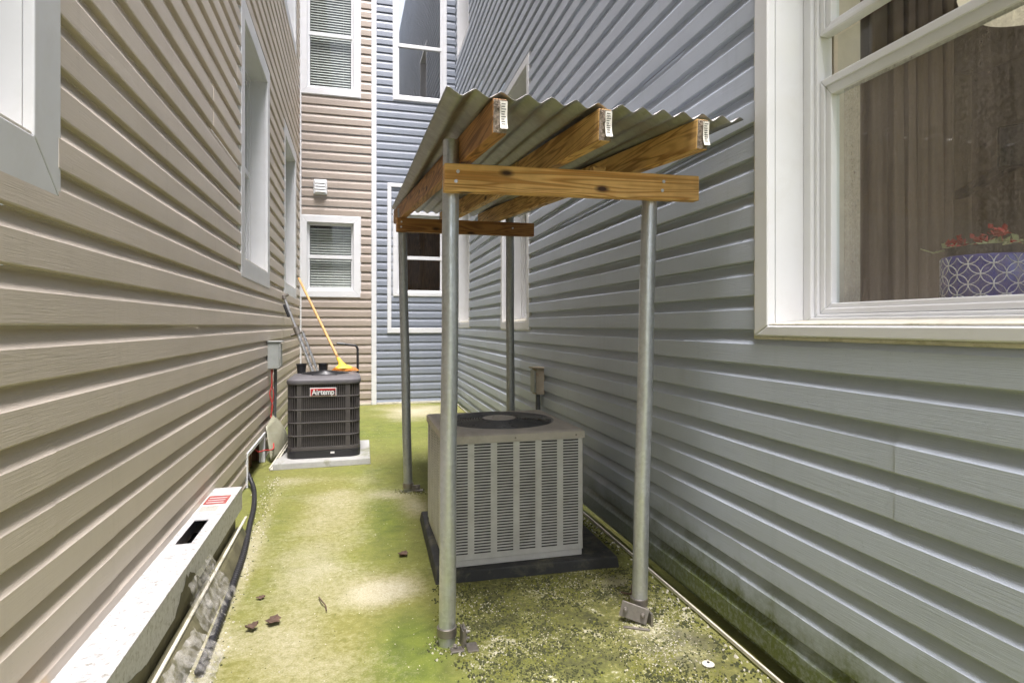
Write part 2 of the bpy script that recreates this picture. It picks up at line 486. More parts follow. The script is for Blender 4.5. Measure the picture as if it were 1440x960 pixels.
# ------------------------------------------------------------------ siding
class Wall:
    def __init__(self, p0, p1, nrm):
        self.p0 = Vector((p0[0], p0[1], 0)); self.p1 = Vector((p1[0], p1[1], 0))
        self.U = (self.p1 - self.p0).normalized(); self.L = (self.p1 - self.p0).length
        self.Nn = Vector((nrm[0], nrm[1], 0)).normalized()
        self.Nn = (self.Nn - self.U * self.Nn.dot(self.U)).normalized()
    def P(self, u, z, d=0):
        return self.p0 + self.U * u + self.Nn * d + Vector((0, 0, z))
    def uy(self, y): return (y - self.p0.y) / self.U.y
    def ux(self, x): return (x - self.p0.x) / self.U.x

def siding(w, z0, z1, S, phase, holes, joint_seed, step=.16, depth=.0225):
    mb = MB()
    rnd = random.Random(joint_seed)
    prof = [(0.0, .0015), (0.0, depth - .002), (.003, depth), (.30 * S, depth - .0002), (.588 * S, depth - .0007), (.604 * S, depth - .0022), (.78 * S, depth * .46), (.93 * S, depth * .10), (S - .0005, .0015)]
    k0 = math.floor((z0 - phase) / S)
    k1 = math.ceil((z1 - phase) / S)
    joints = {}
    for k in range(k0, k1):
        if (k % 2) == 0 or k == k0:
            js = []; u = rnd.uniform(.3, 3.4)
            while u < w.L: js.append(u); u += rnd.uniform(2.9, 3.7)
        zb = phase + k * S
        # z-ranges allowed per u-interval
        cuts = sorted(set([0, w.L] + [max(0, min(w.L, h[i])) for h in holes for i in (0, 1)] + [j for j in js if j < w.L]))
        for ua, ub in zip(cuts[:-1], cuts[1:]):
            if ub - ua < 1e-4: continue
            um = (ua + ub) / 2
            rng = [(max(zb, z0), min(zb + S, z1))]
            for h in holes:
                if h[0] < um < h[1]:
                    new = []
                    for a, b in rng:
                        if h[3] <= a or h[2] >= b: new.append((a, b)); continue
                        if h[2] > a: new.append((a, h[2]))
                        if h[3] < b: new.append((h[3], b))
                    rng = new
            nj = sum(1 for j in js if j <= um)
            off = .0020 * (nj % 2)
            sag = rnd.uniform(-.0008, .0008)
            for a, b in rng:
                if b - a < .002: continue
                pr = clip_prof([(zb + z, d) for z, d in prof], a, b)
                n = max(1, int((ub - ua) / step))
                base = len(mb.v)
                for i in range(n + 1):
                    u = ua + (ub - ua) * i / n
                    wob = .0016 * noise.noise(Vector((u * .9, k * 3.7, joint_seed))) + .0006 * noise.noise(Vector((u * 4, k * 5.1, joint_seed)))
                    wz = .0014 * noise.noise(Vector((u * .5, k * 2.3, joint_seed + 9)))
                    for z, d in pr:
                        dd = d + off + (wob if d > .004 else 0)
                        mb.v.append(tuple(w.P(u, z + (wz if d > .004 else 0), dd)))
                m_ = len(pr)
                for i in range(n):
                    for q in range(m_ - 1):
                        mb.f.append([base + i * m_ + q, base + (i + 1) * m_ + q, base + (i + 1) * m_ + q + 1, base + i * m_ + q + 1]); mb.m.append(0)
                if (nj % 2):   # visible end lap of the outer panel
                    for i in (0, n):
                        u = ua if i == 0 else ub
                        bb = len(mb.v)
                        for z, d in pr: mb.v.append(tuple(w.P(u, z, max(0, d - .003))))
                        for q in range(m_ - 1):
                            mb.f.append([base + i * m_ + q, base + i * m_ + q + 1, bb + q + 1, bb + q]); mb.m.append(0)
    return mb

def clip_prof(pr, a, b):
    out = []
    for (z, d), (z2, d2) in zip(pr[:-1], pr[1:]):
        if z2 <= a or z >= b:
            if not (z == z2 and a <= z <= b): continue
        s, e = (z, d), (z2, d2)
        if z < a < z2: s = (a, d + (d2 - d) * (a - z) / (z2 - z))
        if z < b < z2: e = (b, d + (d2 - d) * (b - z) / (z2 - z))
        if not out or out[-1] != s: out.append(s)
        out.append(e)
    return out

# ------------------------------------------------------------------ windows (parts of a house)
def frame_prism(mb, w, u0, u1, z0, z1, t0, t1, ti, d0, d1):
    """mitred picture frame: side width t0, bottom t1, top ti, from depth d0 to d1"""
    O = [(u0, z0), (u1, z0), (u1, z1), (u0, z1)]
    I = [(u0 + t0, z0 + t1), (u1 - t0, z0 + t1), (u1 - t0, z1 - ti), (u0 + t0, z1 - ti)]
    for i in range(4):
        j = (i + 1) % 4
        q = [O[i], O[j], I[j], I[i]]
        # tiny gap at the mitre
        c = (sum(p[0] for p in q) / 4, sum(p[1] for p in q) / 4)
        mb.hexa([w.P(p[0], p[1], d0) for p in q], [w.P(p[0], p[1], d1) for p in q])

def window(house, w, u0, u1, z0, z1, casing=.11, recess=.12, rails=(.5,), stile=.055, blind=False, glass='glass', sill=True, proud=.024, room=True, lower_rail=.07, dark=None, sc=None, mat='white', sillh=.03):
    mb = MB()
    frame_prism(mb, w, u0, u1, z0, z1, casing, casing, casing, .002, proud)
    if casing > .04:   # thin outer J-channel lip
        frame_prism(mb, w, u0 - .008, u1 + .008, z0 - .008, z1 + .008, .0078, .0078, .0078, .001, proud - .008)
    part = mb.build("window", M[mat], house, bevel=.003)
    a, b, c, d = u0 + casing, u1 - casing, z0 + casing, z1 - casing
    mb = MB()           # jamb lining the recess: four boards
    t = .012
    for q in ([(a - t, c - t), (a, c), (a, d), (a - t, d + t)], [(b, c), (b + t, c - t), (b + t, d + t), (b, d)], [(a - t, d + t), (a, d), (b, d), (b + t, d + t)], [(a - t, c - t), (b + t, c - t), (b, c), (a, c)]):
        mb.hexa([w.P(p[0], p[1], -recess - .04) for p in q], [w.P(p[0], p[1], .0015) for p in q])
    mb.build("jamb", M[mat], part)
    if sill:
        mb = MB()
        mb.hexa([w.P(a + .001, c + .001, -recess + .03), w.P(b - .001, c + .001, -recess + .03), w.P(b - .001, c + .001, proud - .004), w.P(a + .001, c + .001, proud - .004)],
                [w.P(a + .001, c + sillh, -recess + .03), w.P(b - .001, c + sillh, -recess + .03), w.P(b - .001, c + .008, proud - .004), w.P(a + .001, c + .008, proud - .004)])
        mb.build("sill", M['white_dirty'], part, bevel=.002)
    # sashes
    mb = MB()
    zs = [c] + [c + (d - c) * r if r < 1.0 else r for r in rails] + [d]
    for k, r in enumerate(rails):
        zr = c + (d - c) * r if r < 1.0 else r
        mb.hexa([w.P(a + .002, zr - .022, -recess - .012), w.P(b - .002, zr - .022, -recess - .012), w.P(b - .002, zr - .022, -recess + .018), w.P(a + .002, zr - .022, -recess + .018)],
                [w.P(a + .002, zr + .022, -recess - .012), w.P(b - .002, zr + .022, -recess - .012), w.P(b - .002, zr + .022, -recess + .018), w.P(a + .002, zr + .022, -recess + .018)])
    frame_prism(mb, w, a + .001, b - .001, c + .001, d - .001, stile, lower_rail, stile, -recess - .022, -recess + .010)
    frame_prism(mb, w, a + .001, b - .001, c + .001, d - .001, stile * .55, lower_rail * .6, stile * .5, -recess + .0101, -recess + .026)
    mb.build("frame", M[mat], part, bevel=.0025)
    mb = MB()
    mb.hexa([w.P(a + .02, c + .02, -recess - .008), w.P(b - .02, c + .02, -recess - .008), w.P(b - .02, c + .02, -recess - .004), w.P(a + .02, c + .02, -recess - .004)],
            [w.P(a + .02, d - .02, -recess - .008), w.P(b - .02, d - .02, -recess - .008), w.P(b - .02, d - .02, -recess - .004), w.P(a + .02, d - .02, -recess - .004)])
    mb.build("pane", M[glass], part)
    if blind:
        mb = MB()
        z = c + .05
        while z < d - .06:
            mb.hexa([w.P(a + stile + .004, z, -recess - .040), w.P(b - stile - .004, z, -recess - .040), w.P(b - stile - .004, z + .024, -recess - .058), w.P(a + stile + .004, z + .024, -recess - .058)],
                    [w.P(a + stile + .004, z + .0015, -recess - .039), w.P(b - stile - .004, z + .0015, -recess - .039), w.P(b - stile - .004, z + .0255, -recess - .057), w.P(a + stile + .004, z + .0255, -recess - .057)])
            z += .032
        for uu in (.22, .78):
            mb.tube([w.P(a + (b - a) * uu, c + .05, -recess - .034), w.P(a + (b - a) * uu, d - .05, -recess - .034)], .0015, 6)
        mb.build("blind", M['blind'], part)
    if room:
        mb = MB()
        e = .9
        q = [w.P(a - .2, c - .2, -recess - .09), w.P(b + .2, c - .2, -recess - .09), w.P(b + .2, d + .2, -recess - .09), w.P(a - .2, d + .2, -recess - .09)]
        q2 = [p - w.Nn * e for p in q]
        mb.add(q + q2, [(4, 5, 6, 7), (0, 1, 5, 4), (1, 2, 6, 5), (2, 3, 7, 6), (3, 0, 4, 7)])
        mb.build("room", M[dark or 'dark_room'], part)
    return part

# ------------------------------------------------------------------ the two houses
TOP = 8.6
XL = -.661
YB = 7.675
XC = .24
W_left = Wall((XL, -3.2), (XL, YB), (1, 0))
W_right = Wall((1.14 + .016 + .018 * -3.2, -3.2), (1.14 + .016 + .018 * YB, YB), (-1, 0))
W_beige = Wall((XL, YB), (XC, YB), (0, -1))
W_blue = Wall((XC, YB), (1.14 + .016 + .018 * YB, YB), (0, -1))

beige = thing("beige_house", "house in beige lap siding on the left with white cased windows", "house", (XL, 2.0, 0))
blue = thing("blue_house", "house in blue grey lap siding on the right and at the far end", "house", (1.2, 2.0, 0))

# left wall windows: (y0, y1, z0, z1)
lw = [(.15, 1.55, 1.275, 2.97), (3.76, 4.97, 1.285, 2.965), (5.97, 7.18, 1.29, 2.95), (3.76, 4.97, 4.05, 5.75), (5.97, 7.18, 4.05, 5.75), (.15, 1.55, 4.05, 5.75)]
hl = []
OPEN = (3.95, 4.68, 0, .20)
for y0, y1, z0, z1 in lw:
    hl.append((W_left.uy(y0) + .012, W_left.uy(y1) - .012, z0 + .012, z1 - .012))
hl.append((W_left.uy(OPEN[0]), W_left.uy(OPEN[1]), -.1, OPEN[3]))
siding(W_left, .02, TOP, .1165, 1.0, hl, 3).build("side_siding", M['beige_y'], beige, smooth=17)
for y0, y1, z0, z1 in lw:
    window(beige, W_left, W_left.uy(y0), W_left.uy(y1), z0, z1, casing=.115, recess=.12, blind=(y0 > 1))
# back beige
bw = [(-.640, .075, 1.345, 2.345), (-.640, .075, 3.835, 5.55)]
hb = [(W_beige.ux(a) + .012, W_beige.ux(b) - .012, c + .012, d - .012) for a, b, c, d in bw]
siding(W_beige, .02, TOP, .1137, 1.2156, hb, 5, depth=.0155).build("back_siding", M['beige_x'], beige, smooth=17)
window(beige, W_beige, W_beige.ux(-.640), W_beige.ux(.075), 1.345, 2.345, casing=.082, recess=.05, rails=(.5,), stile=.028, blind=True, lower_rail=.04, sill=False)
window(beige, W_beige, W_beige.ux(-.640), W_beige.ux(.075), 3.835, 5.55, casing=.082, recess=.05, rails=(.44,), stile=.03, blind=True, lower_rail=.04, sill=False)
# corner posts
mb = MB(); mb.box((XL + .021, YB - .021, TOP / 2), (.036, .036, TOP)); mb.build("corner_trim", M['white'], beige, bevel=.003)
mb = MB(); mb.box((XC, YB - .018, TOP / 2), (.062, .034, TOP)); mb.build("corner_trim", M['white'], beige, bevel=.004)
mb = MB(); mb.bar((XL + .04, YB - .018, .012), (XC - .035, YB - .018, .012), .03, .022); mb.build("base_trim", M['white_dirty'], beige, bevel=.002)

# right wall windows
rw = [(.25, 1.525, .968, 2.95), (4.07, 4.98, .965, 2.95), (6.56, 7.52, .97, 2.95), (6.60, 7.50, 4.35, 6.0), (4.07, 4.98, 4.35, 6.0)]
hr = [(W_right.uy(a) + .012, W_right.uy(b) - .012, c + .012, d - .012) for a, b, c, d in rw]
siding(W_right, .03, TOP, .104, .985, hr, 8).build("side_siding", M['blue_y'], blue, smooth=17)
for i, (a, b, c, d) in enumerate(rw):
    if i == 0: continue
    window(blue, W_right, W_right.uy(a), W_right.uy(b), c, d, casing=.06, recess=.17, mat='white')
# back blue wall: upper window, and lower window set in a patched opening
hbl = [(W_blue.ux(.48) + .012, W_blue.ux(1.155) - .012, 3.86 + .012, 5.6), (W_blue.ux(.48) + .012, W_blue.ux(1.155) - .012, 1.37 + .012, 2.44)]
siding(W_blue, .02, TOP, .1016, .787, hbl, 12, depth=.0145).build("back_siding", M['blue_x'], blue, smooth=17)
window(blue, W_blue, W_blue.ux(.48), W_blue.ux(1.155), 3.86, 5.61, casing=.045, recess=.02, rails=(.40,), stile=.028, lower_rail=.03, sill=False, glass='glass_up')
window(blue, W_blue, W_blue.ux(.48), W_blue.ux(1.155), 1.37, 2.45, casing=.045, recess=.03, rails=(.45,), stile=.028, lower_rail=.03, sill=False, dark='plywood')
mb = MB()
frame_prism(mb, W_blue, W_blue.ux(.405), W_blue.L - .004, .90, 2.80, .05, .065, .05, .006, .026)
mb.build("opening_trim", M['white'], blue, bevel=.003)
mb = MB(); mb.bar((XC + .036, YB - .02, .013), (1.24, YB - .02, .013), .034, .024); mb.build("base_trim", M['white_dirty'], blue, bevel=.002)
mb = MB(); mb.bar(W_right.P(0, .014, .044), W_right.P(W_right.L - .05, .014, .044), .007, .012)
mb.build("base_trim", M['white_dirty'], blue, bevel=.0015)

# near window of the blue house (detailed)
def near_window():
    w = W_right
    u0, u1, z0, z1 = w.uy(.25), w.uy(1.525), .968, 2.95
    rec = .125
    mb = MB()
    frame_prism(mb, w, u0, u1, z0, z1, .060, .030, .06, .002, .030)
    part = mb.build("window", M['white'], blue, bevel=.004)
    mb = MB()
    frame_prism(mb, w, u0 - .014, u1 + .014, z0 - .010, z1 + .014, .0138, .0098, .0138, .001, .022)
    mb.build("trim_channel", M['white_dirty'], part, bevel=.003)
    a, b, c, d = u0 + .06, u1 - .06, z0 + .03, z1 - .06
    mb = MB(); t = .012
    for q in ([(a - t, c - t), (a, c), (a, d), (a - t, d + t)], [(b, c), (b + t, c - t), (b + t, d + t), (b, d)], [(a - t, d + t), (a, d), (b, d), (b + t, d + t)], [(a - t, c - t), (b + t, c - t), (b, c), (a, c)]):
        mb.hexa([w.P(p[0], p[1], -rec - .05) for p in q], [w.P(p[0], p[1], .0015) for p in q])
    mb.build("jamb", M['white'], part)
    mb = MB()
    mb.hexa([w.P(a + .001, c + .001, -rec + .03), w.P(b - .001, c + .001, -rec + .03), w.P(b - .001, c + .001, .024), w.P(a + .001, c + .001, .024)],
            [w.P(a + .001, c + .016, -rec + .03), w.P(b - .001, c + .016, -rec + .03), w.P(b - .001, c + .006, .024), w.P(a + .001, c + .006, .024)])
    mb.build("sill", M['white_dirty'], part, bevel=.002)
    # fixed vinyl frame with three nested steps, then the sashes
    mb = MB()
    frame_prism(mb, w, a + .001, b - .001, c + .001, d - .001, .030, .022, .03, -rec - .03, -rec + .034)
    frame_prism(mb, w, a + .031, b - .031, c + .023, d - .031, .012, .010, .012, -rec - .03, -rec + .022)
    mb.build("frame", M['white'], part, bevel=.003)
    ai, bi, ci, di = a + .043, b - .043, c + .034, d - .043
    for (s0, s1, dd, nm) in ((ci, 1.70, -rec, "sash"), (1.825, di, -rec + .001, "sash")):
        mb = MB()
        frame_prism(mb, w, ai + .001, bi - .001, s0, s1, .036, .030, .050 if s0 == ci else .04, dd - .022, dd + .008)
        frame_prism(mb, w, ai + .001, bi - .001, s0, s1, .018, .016, .024, dd + .0081, dd + .014)
        mb.build(nm, M['white'], part, bevel=.003)
    mb = MB()
    for (s0, s1, dd) in ((ci + .02, 1.66, -rec - .008), (1.702, 1.826, -rec - .030), (1.85, di - .02, -rec - .008)):
        mb.hexa([w.P(ai + .02, s0, dd - .004), w.P(bi - .02, s0, dd - .004), w.P(bi - .02, s0, dd), w.P(ai + .02, s0, dd)],
                [w.P(ai + .02, s1, dd - .004), w.P(bi - .02, s1, dd - .004), w.P(bi - .02, s1, dd), w.P(ai + .02, s1, dd)])
    mb.build("pane", M['glass'], part)
    mb = MB()
    dd = -rec + .0005
    mb.quad(w.P(ai + .03, ci + .025, dd), w.P(bi - .075, ci + .025, dd), w.P(bi - .075, 1.655, dd), w.P(ai + .03, 1.655, dd))
    mb.build("insect_screen", M['screen'], part)
    # inner drywall return, stool and the room behind
    mb = MB()
    b2 = bi - .002
    mb.hexa([w.P(b2, ci - .05, -rec - .034), w.P(b2 + .08, ci - .05, -rec - .034), w.P(b2 + .08, ci - .05, -rec - .125), w.P(b2, ci - .05, -rec - .125)],
            [w.P(b2, 2.9, -rec - .034), w.P(b2 + .08, 2.9, -rec - .034), w.P(b2 + .08, 2.9, -rec - .125), w.P(b2, 2.9, -rec - .125)])
    mb.build("inner_jamb", M['cream'], part)
    mb = MB()
    mb.hexa([w.P(ai - .1, ci - .03, -rec - .035), w.P(bi + .05, ci - .03, -rec - .035), w.P(bi + .05, ci - .03, -rec - .33), w.P(ai - .1, ci - .03, -rec - .33)],
            [w.P(ai - .1, ci + .010, -rec - .035), w.P(bi + .05, ci + .010, -rec - .035), w.P(bi + .05, ci + .010, -rec - .33), w.P(ai - .1, ci + .010, -rec - .33)])
    mb.build("window_shelf", M['dark_room'], part, bevel=.004)
    mb = MB()
    x0, x1, y0, y1, zf, zc = 1.36, 4.2, -1.2, 3.2, .1, 2.75
    V = [(x0, y0, zf), (x1, y0, zf), (x1, y1, zf), (x0, y1, zf), (x0, y0, zc), (x1, y0, zc), (x1, y1, zc), (x0, y1, zc)]
    mb.add(V, [(0, 3, 2, 1), (4, 5, 6, 7), (1, 2, 6, 5), (2, 3, 7, 6)])     # end wall behind the camera left out to let daylight in
    # inside face of the outer wall around the opening
    ya, yb_ = .29, 1.42
    mb.quad((x0, y0, zf), (x0, ya, zf), (x0, ya, zc), (x0, y0, zc))
    mb.quad((x0 + .02, yb_ + .06, zf), (x0, y1, zf), (x0, y1, zc), (x0 + .02, yb_ + .06, zc))
    mb.quad((x0, ya, zf), (x0 + .02, yb_ + .06, zf), (x0 + .02, yb_ + .06, ci - .03), (x0, ya, ci - .03))
    mb.build("room", M['taupe'], part)
near_window()

# ------------------------------------------------------------------ things inside the near room
def plant_pot():
    c = Vector((1.435, 1.06, 1.0425))
    root = thing("plant_pot", "blue glazed pot with white ring pattern holding dried flowers inside the near window", "plant pot", c)
    r, h = .088, .118
    mb = MB()
    mb.lathe(c, [(0.0, 0.0), (r - .004, 0.0), (r, .005), (r, h - .003), (r - .002, h), (r - .008, h), (r - .008, h - .03), (0.0, h - .03)], 48)
    mb.mi = 1
    nper = 12; P = 2 * math.pi / nper; rad = r * P * .5
    for j in range(0, 7):
        for i in range(nper):
            for sgn in (0,):
                a0 = (i + (.5 if j % 2 else 0)) * P; z0 = .004 + j * rad
                pts = []
                for k in range(21):
                    t = 2 * math.pi * k / 20
                    zz = z0 + rad * math.sin(t) * 1.0
                    if not (.004 < zz < h - .003):
                        if len(pts) > 1: mb.tube(pts, .0011, 4)
                        pts = []; continue
                    th = a0 + rad * math.cos(t) / r
                    pts.append(c + Vector((math.cos(th) * (r + .0004), math.sin(th) * (r + .0004), zz)))
                if len(pts) > 1: mb.tube(pts, .0011, 4)
    mb.build("pot", [M['pot_blue'], M['pot_white']], root, smooth=40)
    mb = MB(); mb.lathe(c, [(r - .0085, h - .03), (r - .0085, h + .022), (r - .012, h + .022), (r - .013, h + .008), (0, h + .008)], 32)
    mb.build("inner_liner", M['soil'], root, smooth=40)
    rnd = random.Random(4)
    mb = MB()
    for i in range(24):
        a = rnd.uniform(0, 6.28); L = rnd.uniform(.04, .12)
        d = Vector((math.cos(a), math.sin(a), rnd.uniform(.05, .35)))
        p = c + Vector((rnd.uniform(-.04, .04), rnd.uniform(-.04, .06), h + .012))
        q = [p + d * L * t / 5 + Vector((0, 0, -.10 * L * (t / 5) ** 2)) + Vector((rnd.uniform(-.004, .004), rnd.uniform(-.004, .004), 0)) for t in range(6)]
        mb.tube(q, [.0028, .0026, .0024, .002, .0017, .001], 5)
        for k in range(3):
            s = q[rnd.randrange(2, 6)]; n = Vector((rnd.uniform(-1, 1), rnd.uniform(-1, 1), rnd.uniform(-.2, .8))).normalized() * rnd.uniform(.018, .036)
            t = n.cross(Vector((rnd.uniform(-1, 1), rnd.uniform(-1, 1), 1))).normalized() * .007
            mb.add([s, s + n * .5 + t, s + n, s + n * .5 - t], [(0, 1, 2, 3)])
    # long twig reaching toward the far jamb
    mb.tube([c + Vector((0, .02, h + .018)), c + Vector((-.01, .07, h + .028)), c + Vector((-.015, .12, h + .022)), c + Vector((-.02, .15, h + .036))], [.003, .0026, .002, .0012], 6)
    mb.build("dried_stems", M['flower_pale'], root, smooth=30)
    mb = MB()
    for (dx, dy, dz) in ((-.02, .05, .035), (.0, -.03, .05), (.02, -.04, .022), (.01, .015, .035)):
        for i in range(30):
            s = c + Vector((dx, dy, h + dz)) + Vector((rnd.gauss(0, .007), rnd.gauss(0, .009), rnd.gauss(0, .006)))
            n = Vector((rnd.uniform(-1, 1), rnd.uniform(-1, 1), rnd.uniform(-.3, 1))).normalized() * .017
            t = n.cross(Vector((rnd.uniform(-1, 1), rnd.uniform(-1, 1), 1))).normalized() * .006
            mb.add([s, s + n * .5 + t, s + n, s + n * .5 - t], [(0, 1, 2, 3)])
    mb.build("red_flowers", M['flower_red'], root)
plant_pot()

def curtain():
    mb = MB()
    n = 160
    V, Fs = [], []
    rows = [.12, .7, 1.2, 1.8, 2.6]
    for z in rows:
        for i in range(n + 1):
            t = i / n
            V.append((1.50 + t * .55 + .012 * math.sin(t * 50), 1.62 + .009 * math.sin(t * 47 + .9 * z) + .006 * math.sin(t * 113 + 1.3 * z) + .02 * math.sin(t * 9), z))
    for j in range(len(rows) - 1):
        for i in range(n): Fs.append((j * (n + 1) + i, j * (n + 1) + i + 1, (j + 1) * (n + 1) + i + 1, (j + 1) * (n + 1) + i))
    mb.add(V, Fs)
    o = mb.build("curtain", M['curtain'], None, smooth=80, solid=.003)
    tag(o, "brown folded curtain hanging behind the screen of the near window", "curtain")
curtain()
def room_things():
    c = Vector((1.93, 1.27, 1.90))
    root = thing("ceiling_lamp", "cream bowl shaped ceiling lamp seen through the top of near window", "lamp", c)
    mb = MB(); mb.lathe(c, [(0, 0), (.08, .010), (.15, .04), (.192, .09), (.197, .105), (.190, .105), (.145, .052), (0, .02)], 40)
    mb.build("lamp_bowl", M['lamp_white'], root, smooth=60)
    mb = MB(); mb.tube([c + Vector((0, 0, .03)), c + Vector((0, 0, .82))], .012, 12); mb.lathe(c + Vector((0, 0, .815)), [(.07, 0), (.07, .034), (0, .034)], 24)
    mb.build("stem", M['steel'], root, smooth=40)
    c = Vector((3.20, 2.075, 1.875))
    root = thing("television", "flat black television on the inside wall seen through near window", "television", c)
    mb = MB(); mb.box(c, (.05, .38, .21), Matrix.Rotation(R(36), 3, 'Z')); mb.build("case", M['black'], root, bevel=.006)
    mb = MB(); mb.box(c + Matrix.Rotation(R(36), 3, 'Z') @ Vector((-.027, 0, 0)), (.003, .36, .19), Matrix.Rotation(R(36), 3, 'Z')); mb.build("screen", M['tv_black'], root)
    mb = MB(); mb.bar(c + Vector((.03, .02, 0)), c + Vector((.75, 1.02, 0)), .05, .05); mb.build("wall_arm", M['black'], root)
room_things()

# ------------------------------------------------------------------ shelter of pipes, beams and corrugated roof
shelter = thing("pipe_shelter", "open shelter of galvanised pipes, timber beams and corrugated roof over grey condenser", "shelter", (.62, 2.6, 0))
posts = [((.281, 1.852, 0), (.2955, 1.850, 1.578), 'galv'), ((.943, 1.852, 0), (.985, 1.852, 1.516), 'galv'), ((.3146, 3.62, 0), (.277, 3.62, 1.70), 'galv_dark'), ((.955, 3.62, 0), (.948, 3.62, 1.70), 'galv_dark')]
post_objs = []
for i, (a, b, m) in enumerate(posts):
    mb = MB()
    a, b = Vector(a), Vector(b)
    n = 10
    mb.tube([a + (b - a) * (k / n) + Vector((.0012 * math.sin(k * 1.3 + i), 0, 0)) for k in range(n + 1)], .0262, 28)
    post_objs.append(mb.build("post", M[m], shelter, smooth=40))
def bolt(mb, p, d, r=.008, L=.014):
    p, d = Vector(p), Vector(d).normalized()
    mb.tube([p, p + d * L * .45], r, 6); mb.tube([p + d * L * .45, p + d * L], r * .55, 8)
# foot brackets
mb = MB()
mb.lathe((.281, 1.852, .030), [(.0265, 0), (.031, 0), (.031, .026), (.0265, .026)], 28)
mb.build("foot_band", M['steel'], post_objs[0], smooth=40, bevel=.001)
mb = MB()
mb.box((.324, 1.822, .030), (.005, .05, .062)); mb.box((.332, 1.83, .036), (.008, .034, .05))
bolt(mb, (.336, 1.825, .046), (1, -.2, 0)); bolt(mb, (.336, 1.833, .022), (1, -.2, 0)); bolt(mb, (.300, 1.812, .012), (0, -1, .3))
mb.box((.352, 1.80, .007), (.034, .05, .006)); mb.box((.305, 1.80, .006), (.04, .03, .006))
mb.build("foot_bracket", M['steel'], post_objs[0], bevel=.0015)
mb = MB()
mb.box((.905, 1.812, .040), (.092, .006, .050), Matrix.Rotation(R(-30), 3, 'Z') @ Matrix.Rotation(R(14), 3, 'Y') @ Matrix.Rotation(R(-14), 3, 'X'))
bolt(mb, (.878, 1.822, .050), (-.5, -1, .2), .008, .020); bolt(mb, (.928, 1.795, .036), (-.5, -1, .2), .008, .020)
mb.box((.952, 1.800, .022), (.008, .05, .05)); mb.box((.895, 1.775, .006), (.085, .010, .006), Matrix.Rotation(R(-30), 3, 'Z'))
mb.lathe((.9435, 1.852, .046), [(.0265, 0), (.030, 0), (.030, .024), (.0265, .024)], 28)
mb.build("foot_bracket", M['steel'], post_objs[1], bevel=.0015)
mb = MB()
for k in range(9):
    t0 = -1.05 + k * .09; t1 = t0 + .09
    q = [(.9445 + math.cos(t) * .0268, 1.852 + math.sin(t) * .0268) for t in (t0, t1)]
    mb.quad((q[0][0], q[0][1], .075), (q[1][0], q[1][1], .075), (q[1][0], q[1][1], .155), (q[0][0], q[0][1], .155))
mb.build("pipe_sticker", M['paper'], post_objs[1])
for k in (2, 3):
    px, py = posts[k][0][0], posts[k][0][1]
    mb = MB(); mb.lathe((px, py, .02), [(.0265, 0), (.032, 0), (.032, .03), (.0265, .03)], 24)
    mb.box((px + .045, py - .02, .02), (.05, .006, .04)); bolt(mb, (px + .05, py - .023, .025), (0, -1, 0))
    mb.box((px + .06, py - .03, .008), (.05, .04, .008))
    mb.build("foot_bracket", M['steel'], post_objs[k], bevel=.0015)
# front and back beams (2x4 on edge)
def beam(name, c0, c1, th, h0, mat, seedz):
    mb = MB()
    a, b = Vector(c0), Vector(c1)
    n = 24; V = []; Fs = []
    for i in range(n + 1):
        t = i / n; p = a + (b - a) * t
        wob = Vector((0, .0012 * noise.noise(Vector((t * 3, seedz, 0))), .0016 * noise.noise(Vector((t * 2.5, seedz + 4, 0)))))
        for (sy, sz) in ((-1, -1), (1, -1), (1, 1), (-1, 1)): V.append(p + wob + Vector((0, sy * th / 2, sz * h0 / 2)))
    for i in range(n):
        for k in range(4):
            k2 = (k + 1) % 4
            Fs.append((i * 4 + k, i * 4 + k2, (i + 1) * 4 + k2, (i + 1) * 4 + k))
    mb.add(V, Fs)
    e = len(mb.v); mb.f += [[3, 2, 1, 0], [n * 4, n * 4 + 1, n * 4 + 2, n * 4 + 3]]; mb.m += [0, 0]
    return mb.build(name, mat, shelter, bevel=.003, seg=2)
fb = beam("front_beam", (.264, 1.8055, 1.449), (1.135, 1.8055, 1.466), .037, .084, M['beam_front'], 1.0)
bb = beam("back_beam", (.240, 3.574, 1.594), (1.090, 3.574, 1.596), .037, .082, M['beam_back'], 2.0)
def screw(mb, p, d=(0, -1, 0)):
    p = Vector(p); mb.tube([p, p + Vector(d) * .003], .0055, 10)
for bm_, pts in ((fb, [(.305, 1.787, 1.467), (.299, 1.787, 1.437), (1.000, 1.787, 1.479), (.995, 1.787, 1.449)]), (bb, [(.27, 3.555, 1.61), (.268, 3.555, 1.58), (.95, 3.555, 1.60)])):
    for p in pts:
        mb = MB(); screw(mb, p); mb.build("screw", M['alum'], bm_, smooth=40)
